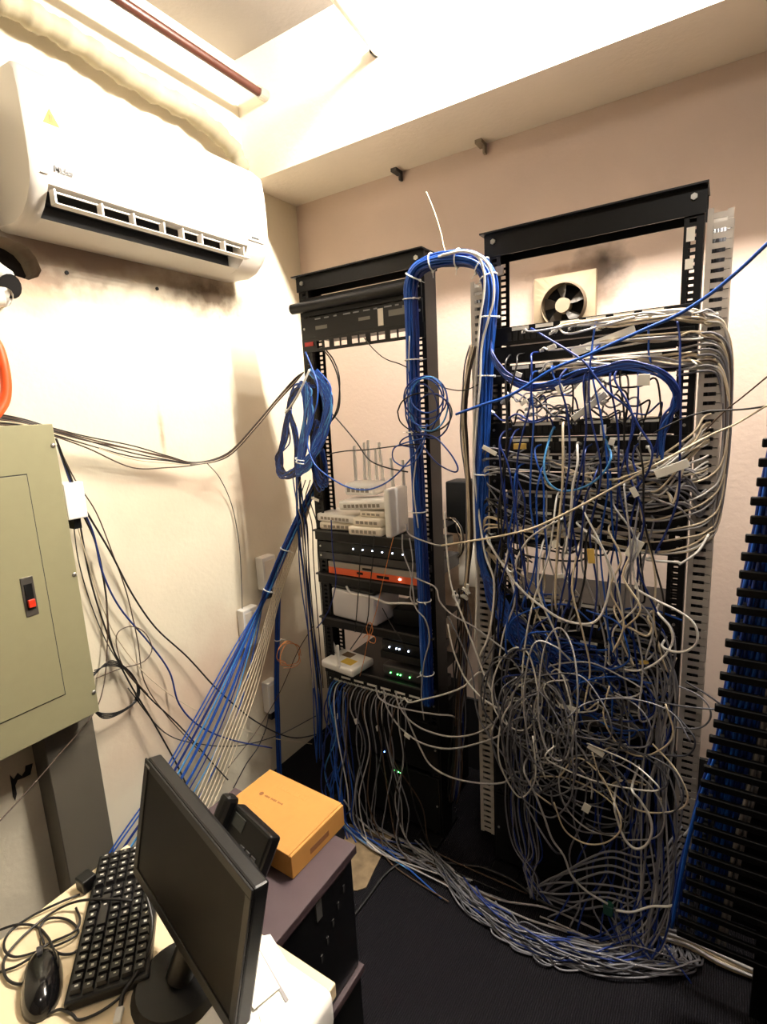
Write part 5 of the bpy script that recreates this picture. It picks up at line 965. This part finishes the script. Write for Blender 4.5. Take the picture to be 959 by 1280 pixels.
# floor pile
for i in range(60):
    t0 = rnd(0, 1); a = rnd(-.85, -.45); b = rnd(-.20, .02); h = rnd(.006, .06)*(1 if i % 3 else .3); off_ = rnd(-.02, .15)
    P = []
    for k in range(8):
        s = k/7; x = a+(b-a)*s; yb_ = 1.455-.16*math.sin(math.pi*min(1, max(0, (x+.85)/.95))**.9)-off_*.35*math.sin(math.pi*s)+rnd(-.018, .018)
        P.append((x+rnd(-.02, .02), yb_, .006+h*(.4+.6*abs(math.sin(3*s+i)))*rnd(.5, 1)))
    P += [(b+rnd(.0, .03), P[-1][1]+.05, .008), (b+rnd(-.03, .02), 1.49+rnd(-.02, .02), .008), (b-.06, 1.54, .008)]
    bulk_or(i % 3, '{c} cable in the long pile on the carpet', P, [CGREY, CGREY, CGREY, CDGREY, CBLUE2, CDGREY][i % 6], .0026, 'grey cables piled on the floor', world=True)
FL = [('outermost light grey cable of the floor pile', CLGREY, [(430, 1000, .10), (445, 1020, .03), (475, 1045, .008), (520, 1063, .006), (560, 1085, .006), (600, 1118, .006), (650, 1145, .006), (700, 1162, .006), (750, 1176, .006), (800, 1186, .006), (840, 1187, .006)]),
 ('light grey cable just inside the outermost one of the floor pile', CLGREY, [(470, 1035, .01), (510, 1055, .008), (555, 1078, .01), (585, 1105, .01), (625, 1125, .01), (680, 1134, .02), (720, 1150, .012), (770, 1172, .008), (800, 1166, .01)]),
 ('black floor lead curving from the pile to the stand', CBLK, [(610, 1085, .012), (570, 1080, .006), (530, 1075, .006), (500, 1080, .006), (480, 1095, .006), (465, 1115, .006), (450, 1135, .006), (430, 1160, .006)]),
 ('thick black lead lying along the middle of the floor pile', CBLK, [(600, 1083, .03), (640, 1100, .035), (680, 1128, .035), (720, 1142, .03), (770, 1150, .02), (810, 1155, .02)]),
 ('white cable with green jack end on the floor at the duct foot', CWHITE, [(770, 1138, .03), (790, 1140, .03), (815, 1133, .04), (840, 1132, .05), (865, 1115, .09), (875, 1090, .16), (870, 1065, .22)]),
 ('short white cable poking out from the foot of the duct', CWHITE, [(855, 1045, .28), (868, 1030, .31), (885, 1018, .34)]),
 ('white cable loop lying near the foot of the left duct', CLGREY, [(660, 1065, .05), (650, 1062, .05), (655, 1050, .06), (672, 1048, .06), (684, 1058, .055), (682, 1070, .045), (668, 1073, .045), (656, 1068, .05)]),
 ('grey cable snaking from the tangle down to the floor pile', CLGREY, [(655, 960, .42), (668, 990, .34), (680, 1020, .26), (690, 1048, .18), (705, 1070, .10), (715, 1095, .06), (735, 1115, .04), (760, 1130, .03)]),
 ('white cable hooked in a narrow U low in the right tangle', CWHITE, [(768, 1000, .33), (772, 1025, .28), (782, 1050, .22), (795, 1061, .20), (808, 1056, .21), (815, 1040, .25), (812, 1020, .29), (800, 1000, .33), (790, 985, .37)])]
for lb, m, pts in FL:
    if 'tangle' in lb or 'poking' in lb or 'jack' in lb: P = [PY(p[0], p[1], 1.38 if 'tangle' in lb else (1.40 if 'jack' in lb else 1.47)) for p in pts]; P = [Vector((p.x, p.y, max(p.z, .006))) for p in P]
    else: P = [PZ(*p) for p in pts]
    if 'U low' in lb or 'snaking' in lb: P = dive(P, (0, 1) if 'U low' in lb else (0,))
    cable(lb, P, m, .0034 if m is not CBLK else .0045, world=True)
p = PY(765, 1137, 1.40); bm = BM(); box(bm, (p.x-.022, p.y-.012, max(.006, p.z-.016)), (p.x+.004, p.y+.012, p.z+.016), .002, None, 1); tag(obj('jack_block', bm, mat('green jack', (20, 70, 56), .5)), 'dark green jack on the floor pile', 'jack')
sp = [PZ(820, 1165, .02), PZ(860, 1178, .02), PZ(895, 1195, .018), PZ(930, 1210, .018), PZ(975, 1228, .018), PZ(1020, 1245, .018)]
bundle('cable_strip', 'grey cream cable strip lying on the carpet at the right', sp, 12, .018, [CLGREY, CCREAM, CGREY], .0042, wob=.3)
flush_bulk('cable_tangle', 'dense tangle of thin grey and blue cables filling the lower right rack')
